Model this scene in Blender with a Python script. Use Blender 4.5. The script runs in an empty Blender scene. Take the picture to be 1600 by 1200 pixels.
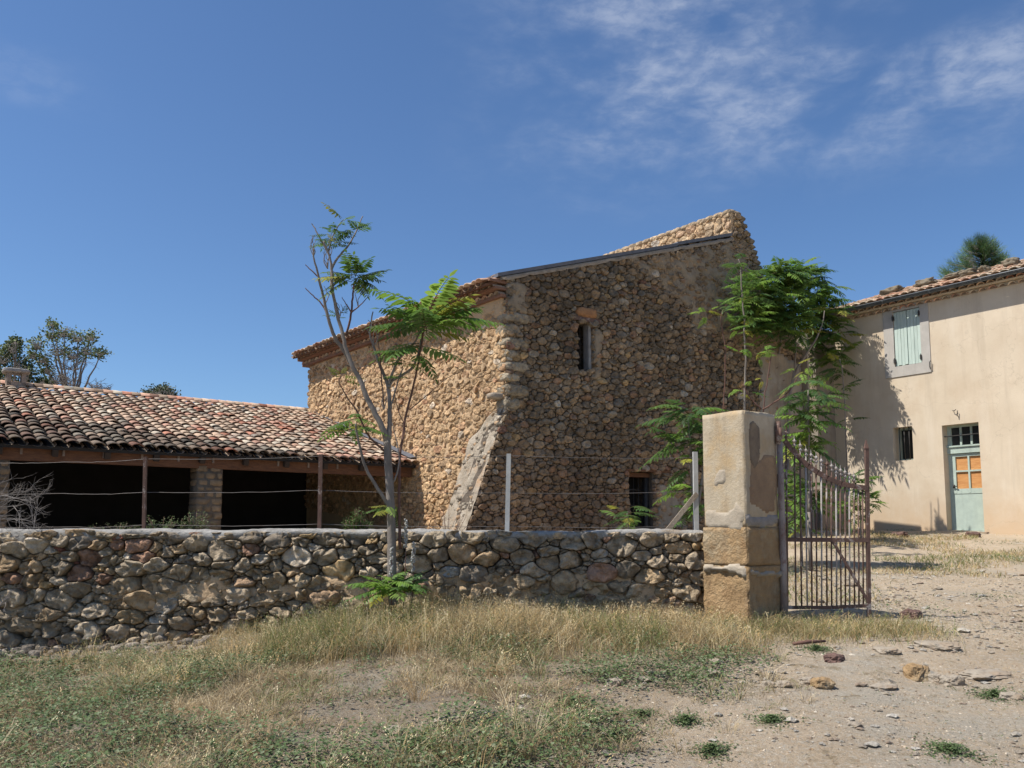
import bpy, math, random
import numpy as np
from mathutils import Vector, noise
from mathutils.geometry import tessellate_polygon

# ------------------------------------------------------------------ camera, sky, sun, exposure
sc = bpy.context.scene
EYE = 1.6
F, PX, PY = 1330.0, 800.0, 692.0
PITCH = math.atan(138.0 / F)
cam_d = bpy.data.cameras.new("camera"); cam = bpy.data.objects.new("camera", cam_d)
sc.collection.objects.link(cam); sc.camera = cam
cam.location = (0, 0, EYE); cam.rotation_euler = (math.pi / 2 + PITCH, 0, 0)
cam_d.sensor_width = 36; cam_d.lens = F / 1600 * 36; cam_d.shift_y = (PY - 600) / 1600
cam_d.clip_end = 3000; cam_d.clip_start = 0.05

SUN_EL = math.radians(57); SUN_H = Vector((-1.0, -0.27)).normalized()
TOSUN = Vector((SUN_H.x * math.cos(SUN_EL), SUN_H.y * math.cos(SUN_EL), math.sin(SUN_EL)))
sun_d = bpy.data.lights.new("sun", 'SUN'); sun_d.energy = 4.9; sun_d.angle = math.radians(0.5); sun_d.color = (1, .95, .87)
sun = bpy.data.objects.new("sun", sun_d); sc.collection.objects.link(sun)
sun.rotation_euler = (-TOSUN).to_track_quat('-Z', 'Y').to_euler(); sun.location = (-20, -5, 30)

world = bpy.data.worlds.new("World"); sc.world = world; world.use_nodes = True
nt = world.node_tree; N = nt.nodes; Lk = nt.links
for n in list(N): N.remove(n)
wout = N.new('ShaderNodeOutputWorld'); bg = N.new('ShaderNodeBackground'); bg.inputs[1].default_value = 0.094
sky = N.new('ShaderNodeTexSky'); sky.sky_type = 'NISHITA'; sky.sun_disc = False
sky.sun_elevation = SUN_EL; sky.sun_rotation = math.atan2(SUN_H.x, SUN_H.y) % (2 * math.pi)
sky.altitude = 300; sky.air_density = 1.0; sky.dust_density = 0.6; sky.ozone_density = 3.5
tc = N.new('ShaderNodeTexCoord'); sp = N.new('ShaderNodeSeparateXYZ'); Lk.new(tc.outputs['Generated'], sp.inputs[0])
def wm(op, a, b=None, c=None, clamp=False):
    m = N.new('ShaderNodeMath'); m.operation = op; m.use_clamp = clamp
    for i, v in enumerate((a, b, c)):
        if v is None: continue
        if isinstance(v, (int, float)): m.inputs[i].default_value = v
        else: Lk.new(v, m.inputs[i])
    return m.outputs[0]
zz = wm('MAXIMUM', sp.outputs[2], .03)
cu = wm('DIVIDE', sp.outputs[0], zz); cv = wm('DIVIDE', sp.outputs[1], zz)
cb = N.new('ShaderNodeCombineXYZ'); Lk.new(sp.outputs[0], cb.inputs[0]); Lk.new(wm('MULTIPLY', sp.outputs[2], 1.9), cb.inputs[1]); Lk.new(sp.outputs[1], cb.inputs[2])
def wnoise(scale, detail, rough, loc, sx=1, sy=1, dist=0, rot=0):
    mp = N.new('ShaderNodeMapping'); mp.inputs['Location'].default_value = loc; mp.inputs['Scale'].default_value = (sx, sy, 1)
    mp.inputs['Rotation'].default_value = (0, 0, rot)
    Lk.new(cb.outputs[0], mp.inputs[0])
    t = N.new('ShaderNodeTexNoise'); t.inputs['Scale'].default_value = scale; t.inputs['Detail'].default_value = detail
    t.inputs['Roughness'].default_value = rough; t.inputs['Distortion'].default_value = dist
    Lk.new(mp.outputs[0], t.inputs['Vector']); return t.outputs[0]
def wramp(x, a, b):
    m = N.new('ShaderNodeMapRange'); m.inputs[1].default_value = a; m.inputs[2].default_value = b; m.interpolation_type = 'SMOOTHSTEP'
    Lk.new(x, m.inputs[0]); return m.outputs[0]
n1 = wnoise(11, 7, .55, (3.1, 1.2, 0), .85, .85, .25, .2)
n2 = wnoise(4.2, 3, .5, (7.3, 4.4, 0), .9, 1.3)
n3 = wnoise(38, 5, .6, (1.3, 9.4, 0), 1, 1.2, .3, .3)
cl = wm('MULTIPLY', wramp(n1, .32, .72), wramp(n2, .30, .58))
cl = wm('MULTIPLY', cl, wm('ADD', wm('MULTIPLY', wramp(n3, .30, .70), .65), .35))
# the cloud field drifts over the right of the sky, a small scrap at the far left
rt = wramp(sp.outputs[0], -.12, .16)
up = wramp(sp.outputs[2], .33, .45)
lf = wm('MULTIPLY', wramp(sp.outputs[0], -.38, -.48), wm('MULTIPLY', wm('MULTIPLY', wramp(sp.outputs[2], .40, .42), .35), wramp(sp.outputs[2], .47, .44)))
msk = wm('MAXIMUM', wm('MULTIPLY', rt, up), lf)
cl = wm('MULTIPLY', wm('MULTIPLY', cl, msk), .45, clamp=True)
tint = N.new('ShaderNodeMix'); tint.data_type = 'RGBA'; tint.blend_type = 'MULTIPLY'; tint.inputs[0].default_value = 1
Lk.new(sky.outputs[0], tint.inputs[6]); tint.inputs[7].default_value = (.76, .92, 1.08, 1)
mx = N.new('ShaderNodeMix'); mx.data_type = 'RGBA'; Lk.new(cl, mx.inputs[0]); Lk.new(tint.outputs[2], mx.inputs[6])
mx.inputs[7].default_value = (6.0, 6.4, 7.2, 1)
Lk.new(mx.outputs[2], bg.inputs[0]); Lk.new(bg.outputs[0], wout.inputs[0])

sc.view_settings.view_transform = 'Standard'; sc.view_settings.look = 'None'
sc.view_settings.gamma = 1; sc.view_settings.exposure = 0.38
sc.cycles.max_bounces = 5; sc.cycles.diffuse_bounces = 3; sc.cycles.transparent_max_bounces = 8

rnd = random.Random(7)
rng = np.random.default_rng(7)

# ------------------------------------------------------------------ pixel -> world helpers
cp, sp_ = math.cos(PITCH), math.sin(PITCH)
def ray(px, py):
    x = (px - PX) / F; y = -(py - PY) / F
    return Vector((x, cp - y * sp_, sp_ + y * cp))
def P(px, py, Y):
    r = ray(px, py); k = Y / r.y
    return Vector((r.x * k, Y, EYE + r.z * k))
def sstep(a, b, x):
    t = np.clip((x - a) / (b - a), 0, 1); return t * t * (3 - 2 * t)
def gz0(X, Y):
    X = np.asarray(X, float); Y = np.asarray(Y, float)
    s = .075 * np.clip(Y, -20, 9) + .084 * np.clip(Y - 9, 0, 11)
    w = sstep(2.2, 6, X) * sstep(9, 11, Y) + (1 - sstep(9, 11, Y))
    s = w * s + (1 - w) * np.minimum(s, 1.15)
    s = s - .36 * sstep(0, 5.5, -X) * sstep(3, 9, Y)
    return s
def nz(x, y, z, sc_=1.0): return noise.noise(Vector((x * sc_, y * sc_, z * sc_)))
def micro(x, y):
    a = nz(x, y, 1.3, .8) * .05 + nz(x, y, 4.1, 2.7) * .022
    if -9 < x < 13 and 2 < y < 14: a += nz(x, y, 9.1, 8) * .010 + nz(x, y, 2.2, 19) * .006
    return a
def gz(x, y): return float(gz0(x, y)) + micro(x, y)
def G(px, py):
    r = ray(px, py); k = 2.0
    while k < 80:
        p = Vector((0, 0, EYE)) + r * k
        if p.z < gz0(p.x, p.y): break
        k += .02
    return Vector((p.x, p.y, gz(p.x, p.y)))

class Wall:
    """vertical plane: o + d*u in plan; n is the outward normal"""
    def __init__(s, o, d, side=-1):
        s.o = Vector(o); s.d = Vector(d).normalized()
        s.n = Vector((s.d.y, -s.d.x)) if side < 0 else Vector((-s.d.y, s.d.x))
    def uv(s, px, py, off=0):
        r = ray(px, py); o = s.o + s.n * off
        k = o.dot(s.n) / (r.x * s.n.x + r.y * s.n.y)
        q = Vector((r.x * k, r.y * k)) - o
        return q.dot(s.d), EYE + r.z * k
    def pt(s, u, z, off=0):
        q = s.o + s.d * u + s.n * off
        return Vector((q.x, q.y, z))
    def arr(s, u, z, off):
        return np.stack([s.o.x + s.d.x * u + s.n.x * off, s.o.y + s.d.y * u + s.n.y * off, z + 0 * u], -1)

# ------------------------------------------------------------------ mesh buffer
class MB:
    def __init__(s): s.v = []; s.c = []; s.f = []; s.n = 0; s.col = False
    def add(s, verts, faces, col=None):
        verts = np.asarray(verts, float).reshape(-1, 3)
        s.v.append(verts)
        if col is None: c = np.ones((len(verts), 3))
        else:
            s.col = True; c = np.asarray(col, float)
            if c.ndim == 1: c = np.tile(c, (len(verts), 1))
        s.c.append(c)
        if isinstance(faces, np.ndarray): s.f.append(faces + s.n)
        else:
            by = {}
            for f in faces: by.setdefault(len(f), []).append(f)
            for k, l in by.items(): s.f.append(np.array(l, int) + s.n)
        s.n += len(verts); return s
    def box(s, c, size, ax=None, col=None):
        c = Vector(c)
        if ax is None: ax = (Vector((1, 0, 0)), Vector((0, 1, 0)), Vector((0, 0, 1)))
        v = []
        for i in (-1, 1):
            for j in (-1, 1):
                for k in (-1, 1):
                    v.append(c + ax[0] * (i * size[0] / 2) + ax[1] * (j * size[1] / 2) + ax[2] * (k * size[2] / 2))
        return s.add([tuple(p) for p in v], [(0, 1, 3, 2), (4, 6, 7, 5), (0, 4, 5, 1), (2, 3, 7, 6), (0, 2, 6, 4), (1, 5, 7, 3)], col)
    def tube(s, pts, rad, sides=6, col=None, cap=True):
        pts = [Vector(p) for p in pts]
        if isinstance(rad, (int, float)): rad = [rad] * len(pts)
        n = len(pts); V = []; ref = Vector((.31, .2, .93))
        t0 = (pts[1] - pts[0]).normalized(); a = t0.cross(ref)
        if a.length < .1: a = t0.cross(Vector((1, 0, 0)))
        a.normalize()
        for i in range(n):
            t = (pts[min(i + 1, n - 1)] - pts[max(i - 1, 0)])
            if t.length < 1e-9: t = t0
            t.normalize(); a = (a - t * a.dot(t))
            if a.length < 1e-4: a = t.orthogonal()
            a.normalize(); b = t.cross(a)
            for k in range(sides):
                w = 2 * math.pi * k / sides
                V.append(pts[i] + (a * math.cos(w) + b * math.sin(w)) * rad[i])
        Fc = [(i * sides + k, i * sides + (k + 1) % sides, (i + 1) * sides + (k + 1) % sides, (i + 1) * sides + k) for i in range(n - 1) for k in range(sides)]
        if cap: Fc += [tuple(range(sides))[::-1], tuple((n - 1) * sides + k for k in range(sides))]
        return s.add([tuple(p) for p in V], Fc, col)
    def build(s, name, mat, parent=None, loc=None, smooth=True):
        v = np.concatenate(s.v); c = np.concatenate(s.c)
        base = np.array(parent.get('_w', (0, 0, 0)) if parent is not None else (loc if loc is not None else (0, 0, 0)), float)
        v = v - base
        me = bpy.data.meshes.new(name)
        me.vertices.add(len(v)); me.vertices.foreach_set('co', v.astype(np.float32).ravel())
        idx = np.concatenate([f.ravel() for f in s.f]); sizes = np.concatenate([np.full(len(f), f.shape[1]) for f in s.f])
        me.loops.add(len(idx)); me.loops.foreach_set('vertex_index', idx.astype(np.int32))
        me.polygons.add(len(sizes)); st = np.concatenate([[0], np.cumsum(sizes)[:-1]])
        me.polygons.foreach_set('loop_start', st.astype(np.int32))
        me.update(calc_edges=True); me.validate()
        me.polygons.foreach_set('use_smooth', np.full(len(me.polygons), smooth, bool))
        if s.col:
            a = me.color_attributes.new('Col', 'FLOAT_COLOR', 'POINT')
            a.data.foreach_set('color', np.concatenate([c, np.ones((len(c), 1))], 1).astype(np.float32).ravel())
        o = bpy.data.objects.new(name, me); sc.collection.objects.link(o)
        me.materials.append(mat)
        if parent is not None: o.parent = parent; o['_w'] = tuple(base) if False else [float(x) for x in base]
        else: o.location = base; o['_w'] = [float(x) for x in base]
        if parent is not None and parent.parent is None and parent.type == 'EMPTY': pass
        return o
def thing(name, label, cat, loc, group=None):
    o = bpy.data.objects.new(name, None); sc.collection.objects.link(o); o.location = loc; o.empty_display_size = .2
    o['_w'] = [float(x) for x in loc]; o['label'] = label; o['category'] = cat
    if group: o['group'] = group
    return o
def tag(o, label, cat, group=None, kind=None):
    o['label'] = label; o['category'] = cat
    if group: o['group'] = group
    if kind: o['kind'] = kind
    return o

# ------------------------------------------------------------------ materials
def mat(name, c1=(.5, .5, .5), c2=None, scale=4, detail=5, rough=.9, bump=0, bscale=30, attr=False, c3=None, s3=1.2, t3=(.5, .6),
        trans=0, spec=.3, metal=0, stretch=None, dist=.03, vor=0):
    m = bpy.data.materials.new(name); m.use_nodes = True; t = m.node_tree; n = t.nodes; l = t.links
    b = n['Principled BSDF']; b.inputs['Roughness'].default_value = rough; b.inputs['Specular IOR Level'].default_value = spec
    b.inputs['Metallic'].default_value = metal
    co = n.new('ShaderNodeTexCoord'); vec = co.outputs['Object']
    def noi(s, d=5, r=.6, st=None):
        x = n.new('ShaderNodeTexNoise'); x.inputs['Scale'].default_value = s; x.inputs['Detail'].default_value = d; x.inputs['Roughness'].default_value = r
        if st:
            mp = n.new('ShaderNodeMapping'); mp.inputs['Scale'].default_value = st; l.new(vec, mp.inputs[0]); l.new(mp.outputs[0], x.inputs['Vector'])
        else: l.new(vec, x.inputs['Vector'])
        return x.outputs[0]
    def mr(x, a, bb):
        q = n.new('ShaderNodeMapRange'); q.inputs[1].default_value = a; q.inputs[2].default_value = bb; l.new(x, q.inputs[0]); return q.outputs[0]
    def mixc(fac, a, bb, mode='MIX'):
        q = n.new('ShaderNodeMix'); q.data_type = 'RGBA'; q.blend_type = mode
        if isinstance(fac, float): q.inputs[0].default_value = fac
        else: l.new(fac, q.inputs[0])
        for i, v in ((6, a), (7, bb)):
            if isinstance(v, tuple): q.inputs[i].default_value = (*v[:3], 1)
            else: l.new(v, q.inputs[i])
        return q.outputs[2]
    if c2 is None: c2 = tuple(x * .7 for x in c1)
    base = mixc(mr(noi(scale, detail, .65, stretch), .32, .68), c1, c2)
    if c3: base = mixc(mr(noi(s3, 6, .7), *t3), base, c3)
    if attr:
        a = n.new('ShaderNodeAttribute'); a.attribute_name = 'Col'; base = mixc(1.0, base, a.outputs['Color'], 'MULTIPLY')
    l.new(base, b.inputs['Base Color'])
    if bump:
        bp = n.new('ShaderNodeBump'); bp.inputs['Strength'].default_value = bump; bp.inputs['Distance'].default_value = dist
        h = noi(bscale, 6, .7)
        if vor:
            vt = n.new('ShaderNodeTexVoronoi'); vt.inputs['Scale'].default_value = vor; l.new(vec, vt.inputs['Vector'])
            ad = n.new('ShaderNodeMath'); l.new(h, ad.inputs[0]); l.new(vt.outputs[0], ad.inputs[1]); h = ad.outputs[0]
        l.new(h, bp.inputs['Height']); l.new(bp.outputs[0], b.inputs['Normal'])
    if trans:
        tr = n.new('ShaderNodeBsdfTranslucent'); l.new(base, tr.inputs[0]); ms = n.new('ShaderNodeMixShader'); ms.inputs[0].default_value = trans
        l.new(b.outputs[0], ms.inputs[1]); l.new(tr.outputs[0], ms.inputs[2]); l.new(ms.outputs[0], n['Material Output'].inputs[0])
    return m
M = dict(
    stone=mat('rubble stone', (1.35, 1.31, 1.24), (.62, .60, .57), 11, 9, .92, 1.0, 26, True, c3=(.95, .80, .58), s3=7, t3=(.56, .72), dist=.05, vor=14),
    stonefar=mat('wall stone', (1.3, 1.28, 1.24), (.55, .54, .52), 8, 9, .92, 1.0, 22, True, dist=.05, vor=12),
    mortar_dark=mat('dark earth mortar', (.24, .19, .14), (.13, .105, .08), 12, 6, .95, .8, 40),
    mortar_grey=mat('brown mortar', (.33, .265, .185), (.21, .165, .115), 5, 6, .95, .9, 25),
    mortar_tan=mat('tan mortar', (.57, .405, .245), (.47, .325, .19), 3, 7, .95, .9, 18),
    cap=mat('grey cap mortar', (.42, .40, .37), (.22, .21, .19), 7, 7, .92, .9, 35, c3=(.33, .24, .15), s3=1.6, t3=(.6, .72)),
    tile=mat('clay tile', (1.1, 1.08, 1.05), (.68, .66, .64), 11, 6, .9, .5, 40, True, dist=.01),
    wood=mat('brown timber', (.16, .075, .038), (.09, .042, .024), 6, 5, .8, .4, 30, stretch=(1, 1, 6)),
    black=mat('painted interior shade', (.03, .028, .026), (.02, .018, .016), 2),  # near-black colour stands in for the shade of interiors
    brick=mat('rough brown brick', (.8, .8, .8), (.5, .5, .5), 8, 6, .95, .8, 30, True),
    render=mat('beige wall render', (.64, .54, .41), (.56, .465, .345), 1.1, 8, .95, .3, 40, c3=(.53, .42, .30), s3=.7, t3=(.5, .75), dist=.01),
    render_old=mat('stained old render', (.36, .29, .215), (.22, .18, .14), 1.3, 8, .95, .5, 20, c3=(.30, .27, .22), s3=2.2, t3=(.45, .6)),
    surround=mat('grey window surround', (.47, .44, .40), (.40, .375, .34), 4, 6, .9, .2, 50, dist=.01),
    shutter=mat('pale green paint', (.52, .61, .55), (.45, .54, .49), 5, 5, .7, .15, 40, stretch=(4, 4, .6), dist=.01),
    door=mat('faded green door paint', (.45, .53, .46), (.37, .44, .39), 5, 5, .7, .2, 30, dist=.01),
    ply=mat('orange boarding', (.62, .32, .12), (.46, .20, .07), 5, 6, .7, .2, 20, stretch=(1, 1, 7), dist=.01),
    glass=mat('dark glass', (.02, .024, .026), (.03, .034, .036), 3, 2, .12, spec=.5),
    iron=mat('dark iron', (.06, .055, .05), (.03, .028, .026), 12, 5, .6, .3, 60, dist=.004),
    gutter=mat('grey zinc', (.26, .28, .29), (.19, .2, .21), 5, 4, .45, metal=.4),
    rust=mat('rusty iron', (.16, .092, .07), (.09, .058, .046), 9, 7, .85, .6, 60, c3=(.34, .29, .26), s3=7, t3=(.55, .62), dist=.006),
    flake=mat('flaking grey paint', (.42, .40, .38), (.26, .21, .18), 16, 7, .8, .5, 70, c3=(.17, .075, .05), s3=9, t3=(.58, .66), dist=.006),
    galv=mat('pale concrete post', (.50, .50, .48), (.38, .38, .36), 9, 6, .8, .2, 50, dist=.005),
    flash=mat('blue grey flashing', (.13, .135, .155), (.09, .095, .11), 6, 5, .55, .2, 20),
    wire=mat('galvanised wire', (.22, .21, .20), (.15, .12, .1), 8, 4, .5, metal=.5),
    bark=mat('grey brown bark', (.27, .235, .205), (.15, .125, .105), 14, 6, .9, .6, 45, stretch=(1, 1, .25), dist=.01),
    redbark=mat('reddish twig bark', (.17, .09, .065), (.10, .055, .045), 12, 5, .85, .3, 45, dist=.01),
    leaf=mat('ailanthus leaf', (1.1, 1.1, 1.1), (.8, .8, .8), 3, 3, .5, attr=True, trans=.45, spec=.4),
    leafdull=mat('dull leaf', (1.1, 1.1, 1.1), (.75, .75, .75), 3, 3, .65, attr=True, trans=.2, spec=.3),
    grass=mat('grass blade', (1.1, 1.1, 1.1), (.8, .8, .8), 2, 3, .75, attr=True, trans=.25, spec=.2),
    rock=mat('pale limestone', (.36, .31, .245), (.25, .205, .155), 10, 7, .93, .8, 40, c3=(.33, .24, .16), s3=4, t3=(.5, .7), dist=.015),
    rockred=mat('red brown rock', (.17, .10, .08), (.10, .065, .055), 10, 6, .93, .8, 40, dist=.015),
    ochre=mat('ochre sandstone', (.50, .34, .18), (.33, .205, .10), 5, 9, .95, 1.0, 16, c3=(.47, .38, .25), s3=2.2, t3=(.5, .65), dist=.07),
    concrete=mat('weathered concrete', (.50, .425, .315), (.36, .285, .19), 3.0, 10, .93, .6, 34, c3=(.43, .31, .175), s3=2.0, t3=(.46, .62), dist=.016),
    concrete2=mat('pale mortar band', (.44, .38, .295), (.34, .28, .21), 5, 8, .93, .7, 25, dist=.015),
)

def streak(m_, amt, dark):
    t = m_.node_tree; n_ = t.nodes; l_ = t.links; bs = n_['Principled BSDF']; src = bs.inputs['Base Color'].links[0].from_socket
    mp = n_.new('ShaderNodeMapping'); mp.inputs['Scale'].default_value = (1, 1, .13); l_.new(n_.new('ShaderNodeTexCoord').outputs['Object'], mp.inputs[0])
    x = n_.new('ShaderNodeTexNoise'); x.inputs['Scale'].default_value = 9; x.inputs['Detail'].default_value = 8; x.inputs['Roughness'].default_value = .7; l_.new(mp.outputs[0], x.inputs[0])
    r_ = n_.new('ShaderNodeMapRange'); r_.inputs[1].default_value = .5; r_.inputs[2].default_value = .72; r_.inputs[4].default_value = amt; l_.new(x.outputs[0], r_.inputs[0])
    q = n_.new('ShaderNodeMix'); q.data_type = 'RGBA'; l_.new(r_.outputs[0], q.inputs[0]); l_.new(src, q.inputs[6]); q.inputs[7].default_value = (*dark, 1); l_.new(q.outputs[2], bs.inputs['Base Color'])
streak(M['concrete'], .6, (.24, .19, .135)); streak(M['shutter'], .5, (.30, .36, .31)); streak(M['render_old'], .5, (.14, .115, .09)); streak(M['surround'], .4, (.30, .27, .24)); streak(M['ochre'], .4, (.22, .14, .08)); streak(M['door'], .35, (.26, .30, .25))
# rain streaks, a splashed foot and hairline cracks on the house render
m_ = M['render']; t = m_.node_tree; n_ = t.nodes; l_ = t.links; bs = n_['Principled BSDF']
src = bs.inputs['Base Color'].links[0].from_socket; co = n_.new('ShaderNodeTexCoord').outputs['Object']
def tex(sc_, st, det=5, ro=.6):
    mp = n_.new('ShaderNodeMapping'); mp.inputs['Scale'].default_value = st; l_.new(co, mp.inputs[0]); x = n_.new('ShaderNodeTexNoise'); x.inputs['Scale'].default_value = sc_; x.inputs['Detail'].default_value = det; x.inputs['Roughness'].default_value = ro; l_.new(mp.outputs[0], x.inputs[0]); return x.outputs[0]
def mrr(x, a, b_, c_=0, d_=1):
    q = n_.new('ShaderNodeMapRange'); q.inputs[1].default_value = a; q.inputs[2].default_value = b_; q.inputs[3].default_value = c_; q.inputs[4].default_value = d_; l_.new(x, q.inputs[0]); return q.outputs[0]
def mth(op, a, b_):
    q = n_.new('ShaderNodeMath'); q.operation = op
    for i, v in enumerate((a, b_)):
        if isinstance(v, (int, float)): q.inputs[i].default_value = v
        else: l_.new(v, q.inputs[i])
    return q.outputs[0]
def mxx(f, a, col):
    q = n_.new('ShaderNodeMix'); q.data_type = 'RGBA'; l_.new(f, q.inputs[0]); l_.new(a, q.inputs[6]); q.inputs[7].default_value = (*col, 1); return q.outputs[2]
sx = n_.new('ShaderNodeSeparateXYZ'); l_.new(co, sx.inputs[0]); zc_ = sx.outputs[2]
c_ = mxx(mth('MULTIPLY', mrr(tex(3.2, (1, 1, .09), 6, .7), .52, .72), .45), src, (.42, .34, .25))
c_ = mxx(mth('MULTIPLY', mrr(tex(1.6, (1, 1, .16), 5, .7), .5, .7), .5), c_, (.68, .60, .49))
c_ = mxx(mth('MULTIPLY', mrr(mth('ADD', zc_, mth('MULTIPLY', tex(2.4, (1, 1, 1), 6, .7), 1.5)), 1.75, .75), .7), c_, (.54, .38, .235))
vo = n_.new('ShaderNodeTexVoronoi'); vo.feature = 'DISTANCE_TO_EDGE'; vo.inputs['Scale'].default_value = .55
wv = n_.new('ShaderNodeVectorMath'); wv.operation = 'ADD'; l_.new(co, wv.inputs[0]); nn_ = n_.new('ShaderNodeTexNoise'); nn_.inputs['Scale'].default_value = 2.2; nn_.inputs['Detail'].default_value = 6; l_.new(co, nn_.inputs[0]); l_.new(nn_.outputs[1], wv.inputs[1]); l_.new(wv.outputs[0], vo.inputs['Vector'])
c_ = mxx(mth('MULTIPLY', mrr(vo.outputs[0], .005, .001), .25), c_, (.28, .22, .16))
l_.new(c_, bs.inputs['Base Color'])
# ------------------------------------------------------------------ ground
def axis(segs):
    out = []
    for a, b, n in segs: out += list(np.linspace(a, b, n, endpoint=False))
    return np.array(out + [segs[-1][1]])
gx = axis([(-1200, -60, 12), (-60, -9, 30), (-9, 13, 300), (13, 60, 30), (60, 1200, 12)])
gy = axis([(-300, -10, 10), (-10, 2, 24), (2, 12, 170), (12, 23, 90), (23, 80, 30), (80, 1500, 14)])
GX, GY = np.meshgrid(gx, gy); GZ = gz0(GX, GY)
for i in range(len(gy)):
    for j in range(len(gx)):
        if abs(gx[j]) < 30 and -5 < gy[i] < 40: GZ[i, j] += micro(gx[j], gy[i])
nx = len(gx); ii, jj = np.meshgrid(np.arange(len(gy) - 1), np.arange(nx - 1), indexing='ij')
fa = (ii * nx + jj).ravel()
b = MB(); b.add(np.stack([GX, GY, GZ], -1).reshape(-1, 3), np.stack([fa, fa + 1, fa + nx + 1, fa + nx], 1))
mg = bpy.data.materials.new('dry earth and gravel'); mg.use_nodes = True
t = mg.node_tree; n_ = t.nodes; l_ = t.links; bs = n_['Principled BSDF']; bs.inputs['Roughness'].default_value = .95; bs.inputs['Specular IOR Level'].default_value = .15
co = n_.new('ShaderNodeTexCoord').outputs['Object']
def gn(s, d=6, r=.6):
    x = n_.new('ShaderNodeTexNoise'); x.inputs['Scale'].default_value = s; x.inputs['Detail'].default_value = d; x.inputs['Roughness'].default_value = r
    l_.new(co, x.inputs['Vector']); return x.outputs[0]
def gmr(x, a, bb):
    q = n_.new('ShaderNodeMapRange'); q.inputs[1].default_value = a; q.inputs[2].default_value = bb; l_.new(x, q.inputs[0]); return q.outputs[0]
def gmx(f, a, bb):
    q = n_.new('ShaderNodeMix'); q.data_type = 'RGBA'; l_.new(f, q.inputs[0])
    for i, v in ((6, a), (7, bb)):
        if isinstance(v, tuple): q.inputs[i].default_value = (*v, 1)
        else: l_.new(v, q.inputs[i])
    return q.outputs[2]
c = gmx(gmr(gn(1.1, 8, .7), .35, .65), (.56, .455, .345), (.43, .33, .235))
c = gmx(gmr(gn(.55, 8, .75), .5, .62), c, (.46, .41, .345))
c = gmx(gmr(gn(22, 6, .8), .5, .68), c, (.56, .525, .465))
c = gmx(gmr(gn(75, 4, .8), .58, .70), c, (.29, .23, .17))
c = gmx(gmr(gn(60, 4, .8), .56, .66), c, (.62, .59, .53))
c = gmx(gmr(gn(3.2, 8, .8), .56, .68), c, (.24, .19, .115))
vt = n_.new('ShaderNodeTexVoronoi'); vt.inputs['Scale'].default_value = 34; l_.new(co, vt.inputs['Vector'])
c = gmx(gmr(vt.outputs['Distance'], .28, .05), c, (.44, .40, .345))
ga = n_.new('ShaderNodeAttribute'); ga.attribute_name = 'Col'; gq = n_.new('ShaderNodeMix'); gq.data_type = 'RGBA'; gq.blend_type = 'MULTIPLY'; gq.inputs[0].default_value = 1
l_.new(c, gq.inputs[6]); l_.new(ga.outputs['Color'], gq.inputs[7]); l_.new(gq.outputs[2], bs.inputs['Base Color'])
bp = n_.new('ShaderNodeBump'); bp.inputs['Strength'].default_value = 1; bp.inputs['Distance'].default_value = .045
ad = n_.new('ShaderNodeMath'); ad.operation = 'ADD'; l_.new(gn(26, 8, .8), ad.inputs[0]); l_.new(gn(7, 6, .7), ad.inputs[1])
l_.new(ad.outputs[0], bp.inputs['Height']); l_.new(bp.outputs[0], bs.inputs['Normal'])
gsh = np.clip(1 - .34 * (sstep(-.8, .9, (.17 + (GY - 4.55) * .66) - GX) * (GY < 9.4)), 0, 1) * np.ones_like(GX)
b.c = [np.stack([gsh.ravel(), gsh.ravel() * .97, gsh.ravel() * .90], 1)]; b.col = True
ground = b.build('ground', mg); ground['kind'] = 'structure'

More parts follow.
